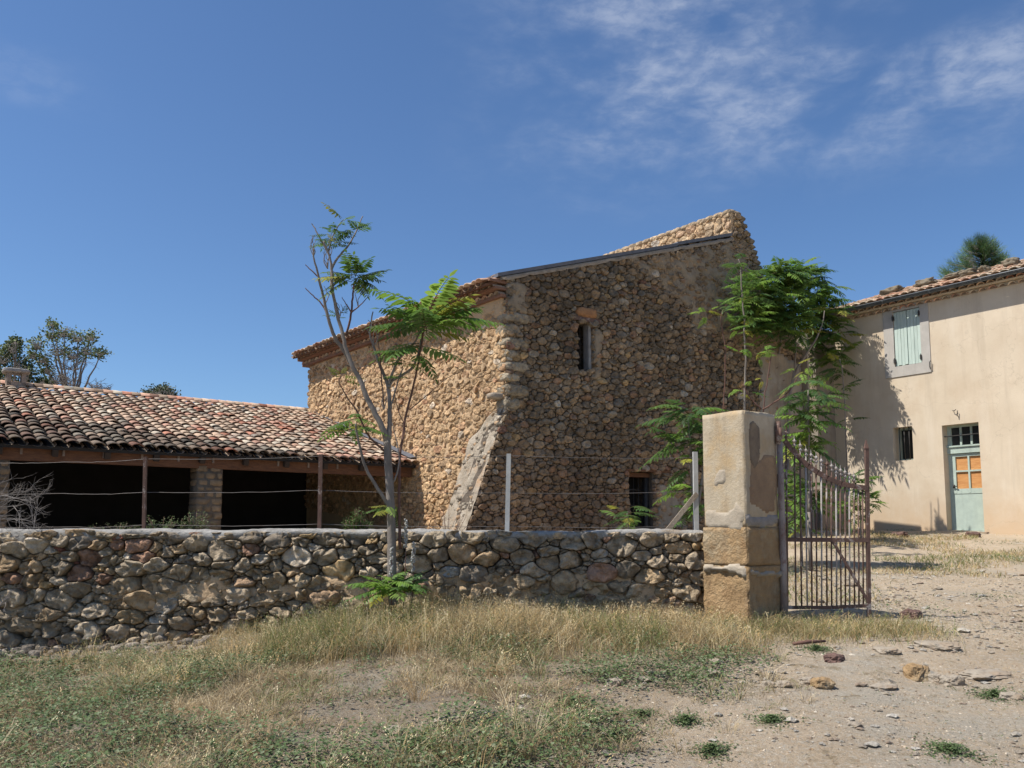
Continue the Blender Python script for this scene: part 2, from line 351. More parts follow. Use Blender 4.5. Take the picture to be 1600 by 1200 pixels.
# ------------------------------------------------------------------ stone laying
def inpoly(u, v, poly):
    c = False; n = len(poly)
    for i in range(n):
        x1, y1 = poly[i]; x2, y2 = poly[(i + 1) % n]
        if (y1 > v) != (y2 > v) and u < (x2 - x1) * (v - y1) / (y2 - y1) + x1: c = not c
    return c
def clip(poly, nx_, ny_, d):
    out = []; n = len(poly)
    for i in range(n):
        a = poly[i]; b_ = poly[(i + 1) % n]
        da = a[0] * nx_ + a[1] * ny_ - d; db = b_[0] * nx_ + b_[1] * ny_ - d
        if da <= 0: out.append(a)
        if (da < 0) != (db < 0) and da != db:
            t = da / (da - db); out.append((a[0] + t * (b_[0] - a[0]), a[1] + t * (b_[1] - a[1])))
    return out
def stone_cells(outline, holes, rmin, rmax, aspect, seed, small=.5, tight=.80):
    """irregular packing: power diagram of disc centres in a stretched plane"""
    r = np.random.default_rng(seed)
    O = [(u / aspect, v) for u, v in outline]; Hs = [[(u / aspect, v) for u, v in h] for h in holes]
    us = [p[0] for p in O]; vs = [p[1] for p in O]
    lo = (min(us), min(vs)); hi = (max(us), max(vs))
    pts = np.zeros((0, 2)); rad = np.zeros(0)
    area = (hi[0] - lo[0]) * (hi[1] - lo[1])
    cs_ = rmax * 2.4; grid = {}; pl_ = []; rl_ = []
    for k, rr in enumerate(np.linspace(rmax, rmin, 9)):
        tries = int(area / (rr * rr) * (1.0 if k < 8 else 7) * (.25 + .14 * k))
        rx = r.uniform(lo[0], hi[0], tries).tolist(); ry = r.uniform(lo[1], hi[1], tries).tolist(); rq_ = (rr * r.uniform(.85, 1.15, tries)).tolist()
        for x, y, rq in zip(rx, ry, rq_):
            gi, gj = int(x // cs_), int(y // cs_); ok = True
            for di in (-1, 0, 1):
                for dj in (-1, 0, 1):
                    for (qx, qy, qr) in grid.get((gi + di, gj + dj), ()):
                        if (qx - x) ** 2 + (qy - y) ** 2 < ((qr + rq) * tight * 1.05) ** 2: ok = False; break
                    if not ok: break
                if not ok: break
            if not ok or not inpoly(x, y, O) or any(inpoly(x, y, h) for h in Hs): continue
            grid.setdefault((gi, gj), []).append((x, y, rq)); pl_.append((x, y)); rl_.append(rq)
    pts = np.array(pl_); rad = np.array(rl_)
    gp = [pts]; gr = [rad]
    for poly in [O] + Hs:
        for i in range(len(poly)):
            a = np.array(poly[i]); b_ = np.array(poly[(i + 1) % len(poly)]); e = b_ - a; L = np.hypot(*e)
            if L < 1e-6: continue
            e = e / L; nn = np.array([-e[1], e[0]])
            d = (pts - a) @ nn; tt = (pts - a) @ e
            sel = (np.abs(d) < rmax * 3) & (tt > -rmax) & (tt < L + rmax)
            q = pts[sel] - 2 * np.outer(d[sel], nn)
            keep = [not inpoly(x, y, O) or any(inpoly(x, y, h) for h in Hs) for x, y in q]
            if len(q): gp.append(q[keep]); gr.append(rad[sel][keep])
    A = np.vstack(gp); R = np.concatenate(gr); cells = []
    for i in range(len(pts)):
        p = pts[i]; d2 = ((A - p) ** 2).sum(1); idx = np.argsort(d2)[1:30]
        s = rmax * 2.6; poly = [(p[0] - s, p[1] - s), (p[0] + s, p[1] - s), (p[0] + s, p[1] + s), (p[0] - s, p[1] + s)]
        for j in idx:
            q = A[j]; dx, dy = q - p; 
            if dx * dx + dy * dy < 1e-9: continue
            dd = (q[0] ** 2 + q[1] ** 2 - R[j] ** 2 - p[0] ** 2 - p[1] ** 2 + R[i] ** 2) / 2
            poly = clip(poly, dx, dy, dd)
            if len(poly) < 3: break
        if len(poly) >= 3: cells.append([(x * aspect, y) for x, y in poly])
    return cells
def lay(mb, wall, cells, pal, bulge, gap, K=14, seed=0, rough=.012, base=-.03, roundy=.5, wob=.0, warp=.03, wf=6.0):
    """every cell becomes one rounded, dented stone standing proud of the wall"""
    r = np.random.default_rng(seed + 99); ang = np.arange(K) * 2 * math.pi / K
    prof = [(1.0, 0.0), (1.0, .55), (.95, .86), (.78, .97), (.42, 1.0)]
    for cell in cells:
        P_ = np.array(cell); cx, cy = P_.mean(0)
        cen = np.array([cx, cy]); x, y = P_[:, 0] - cx, P_[:, 1] - cy
        R_ = np.full(K, 9.)
        for i in range(len(P_)):
            a = P_[i] - cen; b_ = P_[(i + 1) % len(P_)] - cen; e = b_ - a
            nn = np.array([e[1], -e[0]]); L = np.hypot(*nn)
            if L < 1e-7: continue
            nn = nn / L; d = a @ nn
            if d < 0: nn, d = -nn, -d
            den = np.cos(ang) * nn[0] + np.sin(ang) * nn[1]
            rr = np.where(den > 1e-3, (d - gap) / np.maximum(den, 1e-3), 9.)
            R_ = np.minimum(R_, rr)
        if R_.min() <= .004: 
            R_ = np.maximum(R_, .006)
        sm = R_.copy()
        for _ in range(2): sm = np.minimum(sm, .25 * np.roll(sm, 1) + .5 * sm + .25 * np.roll(sm, -1))
        R_ = R_ * (1 - roundy) + sm * roundy
        mean = R_.mean(); bl = bulge * r.uniform(.55, 1.25) * min(1, mean / .06)
        tx, ty = r.normal(0, .30, 2); sd = r.uniform(0, 100)
        U = []; V = []; H = []
        for s, h in prof:
            U.append(cx + np.cos(ang) * R_ * s); V.append(cy + np.sin(ang) * R_ * s); H.append(np.full(K, base if h == 0 else bl * h))
        U = np.append(np.concatenate(U), cx); V = np.append(np.concatenate(V), cy); H = np.append(np.concatenate(H), bl)
        fs = 1 / max(mean, .03)
        D = np.array([noise.noise(Vector((u * fs * 1.1 + sd, v * fs * 1.1, sd))) + .6 * noise.noise(Vector((u * fs * 2.7 + sd, v * fs * 2.7, 3))) - .5 * abs(noise.noise(Vector((u * fs * 1.7, v * fs * 1.7, sd + 5)))) for u, v in zip(U, V)])
        H = np.where(H > 0, H + D * rough * min(1.3, mean / .06) + ((U - cx) * tx + (V - cy) * ty) * .6, H)
        W_ = D * wob; U = cx + (U - cx) * (1 + W_); V = cy + (V - cy) * (1 + W_)
        if warp:
            du = np.array([noise.noise(Vector((u * wf, v * wf * 1.3, 31))) for u, v in zip(U, V)]); dv = np.array([noise.noise(Vector((u * wf * .8, v * wf * 1.3, 77))) for u, v in zip(U, V)])
            U = U + du * warp; V = V + dv * warp * .8
        col = np.array(pal(r, cx, cy))
        ns = len(prof); fc = [(i * K + k, i * K + (k + 1) % K, (i + 1) * K + (k + 1) % K, (i + 1) * K + k) for i in range(ns - 1) for k in range(K)]
        fc += [((ns - 1) * K + k, (ns - 1) * K + (k + 1) % K, ns * K) for k in range(K)]
        cc = np.clip(col[None, :] * (1 + D[:, None] * .32), 0, 1)
        mb.add(wall.arr(U, V, H), fc, cc)
def prism(mb, wall, outer, holes, off0, off1):
    loops = [outer] + list(holes)
    for off, flip in ((off0, False), (off1, True)):
        pts = [[Vector((u, z, 0)) for u, z in L] for L in loops]
        flat = [p for L in loops for p in L]
        tr = tessellate_polygon(pts)
        v = [tuple(wall.pt(u, z, off)) for u, z in flat]
        mb.add(v, [tuple(t_) if not flip else tuple(t_[::-1]) for t_ in tr])
    for L in loops:
        v = [tuple(wall.pt(u, z, off0)) for u, z in L] + [tuple(wall.pt(u, z, off1)) for u, z in L]; n = len(L)
        mb.add(v, [(i, (i + 1) % n, n + (i + 1) % n, n + i) for i in range(n)])
def patch(mb, wall, outline, off, res=.06, amp=.02, seed=1, ragged=.12, col=None, hide=-.06):
    """a skin of plaster or mortar with a ragged rim"""
    us = [p[0] for p in outline]; vs = [p[1] for p in outline]
    a = np.arange(min(us) - .2, max(us) + .2, res); c_ = np.arange(min(vs) - .2, max(vs) + .2, res)
    idx = {}; V = []; Fc = []
    for i, u in enumerate(a):
        for j, v in enumerate(c_):
            uu = u + ragged * nz(u, v, seed, 3); vv = v + ragged * nz(u, v, seed + 5, 3)
            if inpoly(uu, vv, outline): idx[(i, j)] = len(V); V.append((u, v))
    for (i, j) in idx:
        if all(k in idx for k in ((i + 1, j), (i, j + 1), (i + 1, j + 1))): Fc.append((idx[(i, j)], idx[(i + 1, j)], idx[(i + 1, j + 1)], idx[(i, j + 1)]))
    vv = []
    for (i, j) in idx:
        u, v = V[idx[(i, j)]]
        edge = not all((i + x, j + y) in idx for x in (-1, 0, 1) for y in (-1, 0, 1))
        vv.append(tuple(wall.pt(u, v, hide if edge else off + amp * (nz(u, v, seed, 4) + .5 * nz(u, v, seed, 11)))))
    mb.add(vv, Fc, col)
def pick(r, items):
    w = np.array([i[0] for i in items]); k = r.choice(len(items), p=w / w.sum()); c = np.array(items[k][1]); return c * r.uniform(.78, 1.2)
def block(mb, c, size, ax, seed, col=None, amp=.12, n=4, power=4):
    """a weathered block: rounded box with noise"""
    V = []; Fc = []; idx = {}
    def vid(p):
        k = tuple(round(x, 4) for x in p)
        if k not in idx:
            idx[k] = len(V); q = Vector(p); L = (abs(q.x) ** power + abs(q.y) ** power + abs(q.z) ** power) ** (1 / power); q = q / L
            d = 1 + amp * noise.noise(q * 1.6 + Vector((seed, 0, 0))) + amp * .5 * noise.noise(q * 3.7 + Vector((seed, 9, 0))) + (amp * .35 * noise.noise(q * 8 + Vector((seed, 5, 0))) if n > 6 else 0)
            q = q * d; V.append(tuple(Vector(c) + ax[0] * (q.x * size[0] / 2) + ax[1] * (q.y * size[1] / 2) + ax[2] * (q.z * size[2] / 2)))
        return idx[k]
    for a in range(3):
        for s in (-1, 1):
            for i in range(n):
                for j in range(n):
                    q = []
                    for (di, dj) in ((0, 0), (1, 0), (1, 1), (0, 1)):
                        p = [0, 0, 0]; p[a] = s; p[(a + 1) % 3] = -1 + 2 * (i + di) / n; p[(a + 2) % 3] = -1 + 2 * (j + dj) / n; q.append(vid(p))
                    Fc.append(tuple(q if s > 0 else q[::-1]))
    mb.add(V, Fc, col)
UP = Vector((0, 0, 1))
def ax3(d):
    d = Vector((d[0], d[1], 0)).normalized(); return (d, Vector((-d.y, d.x, 0)), UP)
# ------------------------------------------------------------------ canal tiles
def tiles(mb, chan, O3, A, B, cols, rows, pitch, expo, colf, seed=0, length=.42, w0=.104, w1=.084, skip=None):
    """O3 eave corner, A along the eave, B up the slope (unit 3D vectors)"""
    r = np.random.default_rng(seed); A = np.array(A); B = np.array(B); Nn = np.cross(A, B); 
    if Nn[2] < 0: Nn = -Nn
    O3 = np.array(O3); th = .013; K = 8; an = np.linspace(math.pi * .0, math.pi, K)
    for i in range(cols):
        a0 = (i + .5) * pitch
        ca = [];
        for k_ in range(2):
            bpos = (-.04, rows * expo + .1)[k_]
            for q in range(5):
                w = math.pi + math.pi * q / 4
                ca.append(O3 + A * (a0 + pitch / 2 + math.cos(w) * .085) + B * bpos + Nn * (math.sin(w) * .055 + .01))
        chan.add(ca, [(q, q + 1, 5 + q + 1, 5 + q) for q in range(4)])
        for j in range(rows):
            if skip and skip(i, j): continue
            jit = r.normal(0, .009, 3); rot = r.normal(0, .035); sb = j * expo - .06 + r.normal(0, .02)
            V = []
            for (bb, w, lift) in ((0, w0, .036), (length, w1, .0)):
                for t_ in (0, -th):
                    for q in range(K):
                        c_ = math.cos(an[q]) * (w + t_); s_ = math.sin(an[q]) * (w * .56 + t_)
                        V.append(O3 + A * (a0 + c_ + jit[0] + rot * bb) + B * (sb + bb) + Nn * (s_ + lift + jit[1] * .5 + .012))
            Fc = []
            for q in range(K - 1):
                Fc += [(q, q + 1, 2 * K + q + 1, 2 * K + q), (K + q + 1, K + q, 3 * K + q, 3 * K + q + 1), (q + 1, q, K + q, K + q + 1)]
            Fc += [(0, 2 * K, 3 * K, K), (K - 1, 2 * K - 1, 4 * K - 1, 3 * K - 1)]
            mb.add(V, Fc, colf(r, i, j))
TPAL = [(5, (.64, .48, .35)), (4, (.60, .43, .31)), (2.4, (.56, .33, .24)), (3, (.64, .55, .43)), (2, (.46, .36, .28)), (.8, (.52, .24, .16)), (.7, (.32, .27, .22)), (1.4, (.64, .40, .28))]
def tube_tile_row(mb, wall, u0, u1, z, out, pitch, seed, colf, flip=False, ln=.3):
    """the projecting tile ends of a genoise cornice"""
    r = np.random.default_rng(seed); n = int((u1 - u0) / pitch); K = 7; an = np.linspace(0, math.pi, K)
    for i in range(n):
        u = u0 + (i + .5) * pitch; V = []
        o = out + r.normal(0, .008)
        for off in (o, o - ln):
            for rad in (.088, .072):
                for q in range(K): V.append(tuple(wall.pt(u + math.cos(an[q]) * rad, z + math.sin(an[q]) * rad * .8, off)))
        Fc = []
        for q in range(K - 1): Fc += [(q, q + 1, 2 * K + q + 1, 2 * K + q), (K + q + 1, K + q, 3 * K + q, 3 * K + q + 1), (q + 1, q, K + q, K + q + 1)]
        mb.add(V, Fc, colf(r, i, 0))
        # mortar plug set back inside the tile
        mb.add([tuple(wall.pt(u, z, o - .05))] + [tuple(wall.pt(u + math.cos(w) * .075, z + math.sin(w) * .06, o - .05)) for w in an], [(0, q + 1, q + 2) for q in range(K - 1)], (.25, .19, .14))

# ================================================================== STONE BARN
dS = Vector((.617, -.787)); dG = Vector((.844, .537)); dG.normalize(); dS.normalize()
Cn = Vector((-.118, 15.7))
GAB = Wall(Cn, dG, -1)                        # shaded gable, u runs to the right
LEN = 8.62
SID = Wall(Cn - dS * LEN, dS, -1)             # sunny side wall, u runs towards the camera, corner at u=LEN
if SID.n.x > 0: SID.n = -SID.n
if GAB.n.y > 0: GAB.n = -GAB.n
gz_b = .95
zc = GAB.pt(0, 0).z
uvg = GAB.uv
z_corner = uvg(792, 437)[1]; u_r, z_r = uvg(1143, 376)
slope = (z_r - z_corner) / u_r
hi = uvg(1147, 330); hi2 = uvg(1156, 334)
steps = [uvg(1164, 356), uvg(1170, 370), uvg(1178, 396), uvg(1186, 420), uvg(1192, 436), uvg(1215, 486), uvg(1236, 528), uvg(1252, 552)]
u_end = uvg(1252, 600)[0]; u_pl = uvg(1177, 600)[0]; z_pl = uvg(1177, 536)[1]
wed_u, wed_z = uvg(724, 822); wed_t = uvg(790, 632)[1]
wk = (wed_t - gz_b) / (wed_t - wed_z)
outer = [(wed_u * wk, gz_b - .3), (u_end, gz_b - .3), (u_end, steps[-1][1])] + steps[::-1][1:] + [hi2, hi, (u_r, z_r), (0, z_corner), (0, wed_t)]
win = [uvg(903, 577), uvg(926, 576), uvg(925, 506), uvg(904, 506)]
dr0 = uvg(982, 737); dr1 = uvg(1021, 737)
door = [(dr0[0], gz_b - .2), (dr1[0], gz_b - .2), (dr1[0], dr1[1]), (dr0[0], dr0[1])]
barn = thing('stone_barn', 'old rubble stone barn with sloping roof, slit window and shaded gable', 'barn', GAB.pt(0, gz_b))
b = MB(); prism(b, GAB, outer, [win, door], -.05, -.55); b.build('gable_core', mat('deep dark joint', (.15, .12, .09), (.07, .055, .042), 6, 6, .95, .8, 30), barn, smooth=False)
# stones: dark loose rubble below an old mortar line, flush and browner above it
line = [uvg(800, 470), uvg(870, 418), uvg(960, 405), uvg(1010, 430), uvg(1065, 490), uvg(1100, 520), uvg(1177, 560)]
def above(u, z):
    for i in range(len(line) - 1):
        if line[i][0] <= u <= line[i + 1][0]:
            f = (u - line[i][0]) / (line[i + 1][0] - line[i][0]); return z > line[i][1] * (1 - f) + line[i + 1][1] * f
    return u > line[-1][0] and z > line[-1][1]
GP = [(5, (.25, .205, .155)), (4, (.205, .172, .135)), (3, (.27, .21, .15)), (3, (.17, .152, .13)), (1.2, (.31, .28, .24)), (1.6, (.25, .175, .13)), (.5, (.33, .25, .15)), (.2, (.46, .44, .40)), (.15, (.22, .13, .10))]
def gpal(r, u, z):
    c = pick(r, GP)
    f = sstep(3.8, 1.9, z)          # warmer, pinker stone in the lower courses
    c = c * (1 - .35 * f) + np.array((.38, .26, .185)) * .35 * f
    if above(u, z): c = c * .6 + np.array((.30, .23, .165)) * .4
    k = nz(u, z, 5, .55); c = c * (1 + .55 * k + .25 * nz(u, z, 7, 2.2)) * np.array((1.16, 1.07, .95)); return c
b = MB()
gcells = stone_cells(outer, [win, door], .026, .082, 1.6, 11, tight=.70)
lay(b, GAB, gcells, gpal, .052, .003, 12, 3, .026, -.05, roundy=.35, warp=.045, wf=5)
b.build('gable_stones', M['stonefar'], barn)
b = MB()
topz = [(0, z_corner), (u_r, z_r)]
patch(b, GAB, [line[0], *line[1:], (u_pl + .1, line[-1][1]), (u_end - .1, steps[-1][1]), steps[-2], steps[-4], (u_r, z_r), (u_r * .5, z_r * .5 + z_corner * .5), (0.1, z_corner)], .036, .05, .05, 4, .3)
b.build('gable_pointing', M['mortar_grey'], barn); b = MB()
patch(b, GAB, [(0, z_corner - .55), (.5, z_corner - .75), (.62, z_corner + .1), (0, z_corner)], .045, .05, .015, 8, .15)
b.build('corner_pointing', M['mortar_grey'], barn); b = MB()
patch(b, GAB, [uvg(922, 600), uvg(940, 598), uvg(944, 520), uvg(928, 500), uvg(926, 506), uvg(926, 576)], .045, .04, .02, 14, .08)
b.build('window_pointing', M['mortar_grey'], barn)
# mortar verge and flashing along the rake
b = MB(); V = []; n = 60
for i in range(n + 1):
    u = -.12 + (u_r + .12) * i / n; z = z_corner + slope * u
    w = .012 * nz(u, 3, 1, 5)
    for (o, h) in ((.055 + w, -.02 + 3 * w), (.065 + w, .035), (.03, .07 + w), (-.45, .07)): V.append(tuple(GAB.pt(u, z + h, o)))
b.add(V, [(i * 4 + k, i * 4 + 4 + k, i * 4 + 5 + k, i * 4 + 1 + k) for i in range(n) for k in range(3)] + [(0, 1, 2, 3)])
b.build('verge', mat('tan verge mortar', (.36, .30, .23), (.24, .19, .14), 8, 7, .93, .9, 25), barn)
b = MB(); V = []
a0 = -.20; a1 = u_r - .02
for u in (a0, a1 * .72, a1 * .72 + .01, a1):
    z = z_corner + slope * u + .078; e = .03 if u > a1 * .72 else 0
    for (o, h) in ((.045, e), (.05, .07 + e), (-.5, .09 + e), (-.5, 0)): V.append(tuple(GAB.pt(u, z + h, o)))
b.add(V, [(i * 4 + k, i * 4 + 4 + k, i * 4 + 4 + (k + 1) % 4, i * 4 + (k + 1) % 4) for i in range(3) for k in range(4)] + [(3, 2, 1, 0), (12, 13, 14, 15)])
b.build('roof_flashing', M['flash'], barn, smooth=False)
# side wall
zs = SID.uv(790, 462)[1]; z_e = SID.uv(630, 512)[1]; z_e = (zs + z_e) / 2
so = [(0, gz_b - .3), (LEN, gz_b - .3), (LEN, z_e), (0, z_e)]
b = MB(); prism(b, SID, so, [], -.03, -.5); b.build('side_core', M['mortar_tan'], barn, smooth=False)
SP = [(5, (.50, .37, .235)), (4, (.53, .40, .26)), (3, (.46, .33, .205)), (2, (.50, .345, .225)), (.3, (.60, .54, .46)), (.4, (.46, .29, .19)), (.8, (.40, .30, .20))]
b = MB()
scells = stone_cells([(0, 2.2), (LEN, gz_b + .3), (LEN, z_e - .12), (0, z_e - .12)], [], .030, .078, 1.7, 21, tight=.70)
lay(b, SID, scells, lambda r, u, z: pick(r, SP) * (1.12 + .25 * nz(u, z, 2, .6)) * np.array((1.03, .94, .84)), .032, .004, 12, 5, .018, -.03, roundy=.15, warp=.05, wf=4.5)
b.build('side_stones', M['stonefar'], barn)
b = MB(); patch(b, SID, [(.0, 2.2), (LEN - .1, 2.2), (LEN - .1, z_e), (.0, z_e)], .006, .05, .014, 31, .15, hide=-.04)
patch(b, SID, [(LEN - 2.8, z_e - .5), (LEN, z_e - .42), (LEN, z_e), (LEN - 3.2, z_e)], .035, .05, .02, 33, .25)
b.build('side_pointing', M['mortar_tan'], barn)
# other two walls, hidden but solid, and the upper wall rising behind the roof
bk = Cn + dG * u_r
FAR = Wall(bk - dS * LEN, dS, -1); FAR.n = SID.n.copy()
b = MB(); prism(b, FAR, [(0, gz_b - .3), (LEN, gz_b - .3), (LEN, hi[1] - .05), (0, hi[1] - .05)], [], 0, -.45)
BCK = Wall(Cn - dS * LEN, dG, -1)
prism(b, BCK, [(0.1, gz_b - .3), (u_r, gz_b - .3), (u_r, z_r), (0.1, z_corner - .1)], [], .5, .1)
b.build('upper_wall_core', M['mortar_tan'], barn, smooth=False)
b = MB()
fc = stone_cells([(.05, z_r - .3), (LEN, z_r - .25), (LEN, hi[1]), (.05, hi[1])], [], .045, .10, 1.5, 41, tight=.72)
lay(b, FAR, fc, lambda r, u, z: pick(r, SP) * 1.05, .035, .006, 12, 6, .015, -.02, roundy=.4)
# ragged coping stones on the stepped rake
r_ = random.Random(3); ax = ax3(dG)
pts = [hi, hi2] + steps
for i in range(len(pts) - 1):
    a, c_ = pts[i], pts[i + 1]; L = math.hypot(c_[0] - a[0], c_[1] - a[1]); m = max(1, int(L / .12))
    for q in range(m):
        f = (q + .5) / m; s = r_.uniform(.16, .24)
        p = GAB.pt(a[0] + (c_[0] - a[0]) * f + .02, a[1] + (c_[1] - a[1]) * f - .03, -.14)
        block(b, p, (s * 1.25, .38, s * .62), ax, r_.random() * 90, np.array((.27, .22, .165)) * r_.uniform(.75, 1.2), .16, 3)
for q in range(34):
    p = FAR.pt(LEN - .12 - q * .25, hi[1] - .02, -.12); block(b, p, (.28, .34, .13), ax3(dS), q, np.array((.46, .36, .25)) * r_.uniform(.8, 1.15), .14, 3)
b.build('upper_wall_stones', M['stonefar'], barn)
# quoins
b = MB(); z = wed_t - .1; k = 0
while z < z_corner - .62:
    h = r_.uniform(.20, .30); lg = .60 if k % 2 else .38
    p = GAB.pt(lg / 2 - .045, z + h / 2, -.17 + r_.uniform(-.01, .02))
    block(b, p, (lg, .44, h * .93), ax3(dG), k * 3.7, np.array((.38, .32, .235)) * r_.uniform(.8, 1.2), .10, 5, power=4)
    z += h; k += 1
b.build('quoins', M['stonefar'], barn)
b = MB(); p = GAB.uv(775, 617); block(b, GAB.pt(-.12, p[1], -.15), (.36, .22, .12), ax3(dG), 3, (.60, .57, .52), .1); b.build('white_corner_stone', M['rock'], barn)
# battered buttress at the corner
but = MB(); V = []; nI, nJ = 44, 22; T = .95
for i in range(nI + 1):
    f = i / nI; u = wed_u * wk * f; z = wed_t + (gz_b - .3 - wed_t) * f
    for j in range(nJ + 1):
        g = j / nJ; w = .05 * nz(f * 4, g * 3, 7, 1.7) + .03 * nz(f * 4, g * 3, 8, 5)
        tt = T * min(1, .3 + 4 * f)
        V.append(tuple(GAB.pt(u - w, z + w * .5, .02 - tt * g - (.03 if j == nJ else 0))))
but.add(V, [(i * (nJ + 1) + j, i * (nJ + 1) + j + 1, (i + 1) * (nJ + 1) + j + 1, (i + 1) * (nJ + 1) + j) for i in range(nI) for j in range(nJ)])
V = []
for i in range(nI + 1):
    f = i / nI; u = wed_u * wk * f; z = wed_t + (gz_b - .3 - wed_t) * f; tt = T * min(1, .3 + 4 * f)
    V += [tuple(GAB.pt(u, z, -tt)), tuple(GAB.pt(0, z, -tt))]
but.add(V, [(2 * i, 2 * i + 2, 2 * i + 3, 2 * i + 1) for i in range(nI)])
bt = but.build('buttress', mat('buttress mortar', (.44, .38, .30), (.27, .22, .16), 6, 8, .93, .9, 16, c3=(.42, .28, .17), s3=1.8, t3=(.52, .66), dist=.05), barn)
b = MB()
for q in range(170):
    f = r_.random() ** .9; g = r_.random(); tt = T * min(1, .3 + 4 * f); u = wed_u * wk * f; z = wed_t + (gz_b - .3 - wed_t) * f
    s = r_.uniform(.06, .13)
    block(b, GAB.pt(u + .035, z - .02, .02 - tt * g), (s * 1.3, s, s * .75), ax3(dG), q, np.array((.44, .38, .30) if r_.random() < .7 else (.46, .32, .2)) * r_.uniform(.65, 1.2), .3, 4, 3)
b.build('buttress_stones', M['stonefar'], barn)
# window and door in the gable
wu0, wz0 = win[0]; wu1, wz1 = win[2]
def reveal(mb, wall, u0, u1, z0, z1, d0, d1, col=None):
    q = lambda u, z, o: tuple(wall.pt(u, z, o))
    mb.add([q(u0, z0, d0), q(u1, z0, d0), q(u1, z1, d0), q(u0, z1, d0), q(u0, z0, d1), q(u1, z0, d1), q(u1, z1, d1), q(u0, z1, d1)],
           [(0, 1, 5, 4), (1, 2, 6, 5), (2, 3, 7, 6), (3, 0, 4, 7)], col)
def wbox(mb, wall, u0, u1, z0, z1, o0, o1, col=None):
    c = wall.pt((u0 + u1) / 2, (z0 + z1) / 2, (o0 + o1) / 2)
    mb.box(c, (abs(u1 - u0), abs(o1 - o0), abs(z1 - z0)), (Vector((wall.d.x, wall.d.y, 0)), Vector((wall.n.x, wall.n.y, 0)), UP), col)
b = MB(); wbox(b, GAB, wu0 - .12, wu1 + .18, wz1 + .02, wz1 + .10, .05, -.3)
wp = b.build('window_lintel', M['rust'], barn, smooth=False)
b = MB(); block(b, GAB.pt((wu0 + wu1) / 2 + .03, wz1 + .20, -.05), (.52, .28, .22), ax3(dG), 5, None, .08); b.build('lintel_stone', mat('orange lintel stone', (.38, .20, .09), (.24, .12, .06), 7, 6, .9, .8, 25), barn)
b = MB(); wbox(b, GAB, wu0 - .2, wu1 + .2, wz0 - .2, wz1 + .2, -.56, -.60); dk = b.build('window_shade_panel', M['black'], barn, smooth=False)  # near-black panel behind the slit, painting the darkness inside
b = MB()
for u in (wu0 + .03, wu0 + .13, wu0 + .22):
    b.tube([GAB.pt(u, wz0, -.22), GAB.pt(u, wz1, -.22)], .009, 5)
for k in range(5): b.tube([GAB.pt(wu0, wz0 + .1 + k * .16, -.22), GAB.pt(wu1, wz0 + .1 + k * .16, -.22)], .005, 4)
b.build('window_bars', M['iron'], dk)
b = MB(); wbox(b, GAB, wu1 - .07, wu1 - .005, wz0 - .05, wz1, -.03, -.2); b.build('window_jamb', mat('grey jamb', (.27, .26, .25), (.2, .19, .18), 8), barn, smooth=False)
b = MB(); wbox(b, GAB, door[0][0] - .1, door[1][0] + .1, gz_b - .2, dr0[1] + .1, -.56, -.6); dk = b.build('doorway', M['black'], barn, smooth=False)  # near-black panel closing the door hole, interior shade put into its colour
b = MB(); wbox(b, GAB, dr0[0] - .36, dr1[0] + .45, dr0[1] + .015, dr0[1] + .055, .045, -.35); wbox(b, GAB, dr0[0] - .0, dr1[0], dr0[1] - .09, dr0[1] - .005, -.12, -.3)
b.build('door_lintel', M['wood'], barn, smooth=False)
b = MB(); wbox(b, GAB, dr1[0] - .1, dr1[0] - .01, gz_b - .2, dr0[1] - .09, -.14, -.24); 
for k in range(4):
    z = dr0[1] - .35 - k * .33; b.tube([GAB.pt(dr0[0], z, -.25), GAB.pt(dr1[0] - .1, z, -.25)], .014, 5)
for k in range(4):
    u = dr0[0] + .08 + k * .13; b.tube([GAB.pt(u, gz_b, -.25), GAB.pt(u, dr0[1] - .1, -.25)], .008, 5)
b.build('door_grille', M['iron'], dk)
b = MB(); patch(b, GAB, [uvg(1022, 830), uvg(1075, 830), uvg(1078, 790), uvg(1048, 758), uvg(1022, 745)], .045, .05, .02, 51, .1); b.build('door_plaster', M['render_old'], barn)
# roof of the barn: slope rises along dG
sl = Vector((dG.x, dG.y, slope)).normalized(); Aw = Vector((-dS.x, -dS.y, 0))
E0 = SID.pt(LEN - .06, 0, .42); E0.z = z_corner - slope * .42 + .02
b = MB(); ch = MB()
def tcol(r, i, j):
    c = pick(r, TPAL); return c * (.62 if r.random() < .25 else .95)
tiles(b, ch, E0, Aw, sl, int((LEN + .1) / .205), 22, .205, .31, tcol, 61)
rf = b.build('roof_tiles', M['tile'], barn); ch.build('roof_channels', mat('channel tile', (.30, .21, .145), (.19, .14, .10), 9), rf)
b = MB()
q0 = E0 + Vector((0, 0, -.02)); q1 = q0 + Aw * (LEN + .05); up_ = sl * 6.9
b.add([tuple(p) for p in (q0, q1, q1 + up_, q0 + up_, q0 - UP * .05, q1 - UP * .05, q1 + up_ - UP * .05, q0 + up_ - UP * .05)], [(0, 1, 2, 3), (7, 6, 5, 4), (0, 4, 5, 1), (1, 5, 6, 2), (3, 7, 4, 0)])
b.build('roof_deck', M['wood'], barn, smooth=False)
b = MB(); zr = z_e - .02
tube_tile_row(b, SID, -.2, LEN + .02, zr, .13, .2, 71, lambda r, i, j: pick(r, TPAL) * .8)
tube_tile_row(b, SID, -.2, LEN + .02, zr + .12, .27, .2, 72, lambda r, i, j: pick(r, TPAL) * .8)
b.build('eaves_tiles', M['tile'], barn)
b = MB(); wbox(b, SID, -.2, LEN + .0, zr + .075, zr + .12, .25, -.2); wbox(b, SID, -.2, LEN + .0, zr - .06, zr - .005, .11, -.2); wbox(b, SID, -.2, LEN, zr + .2, zr + .25, .38, -.2)
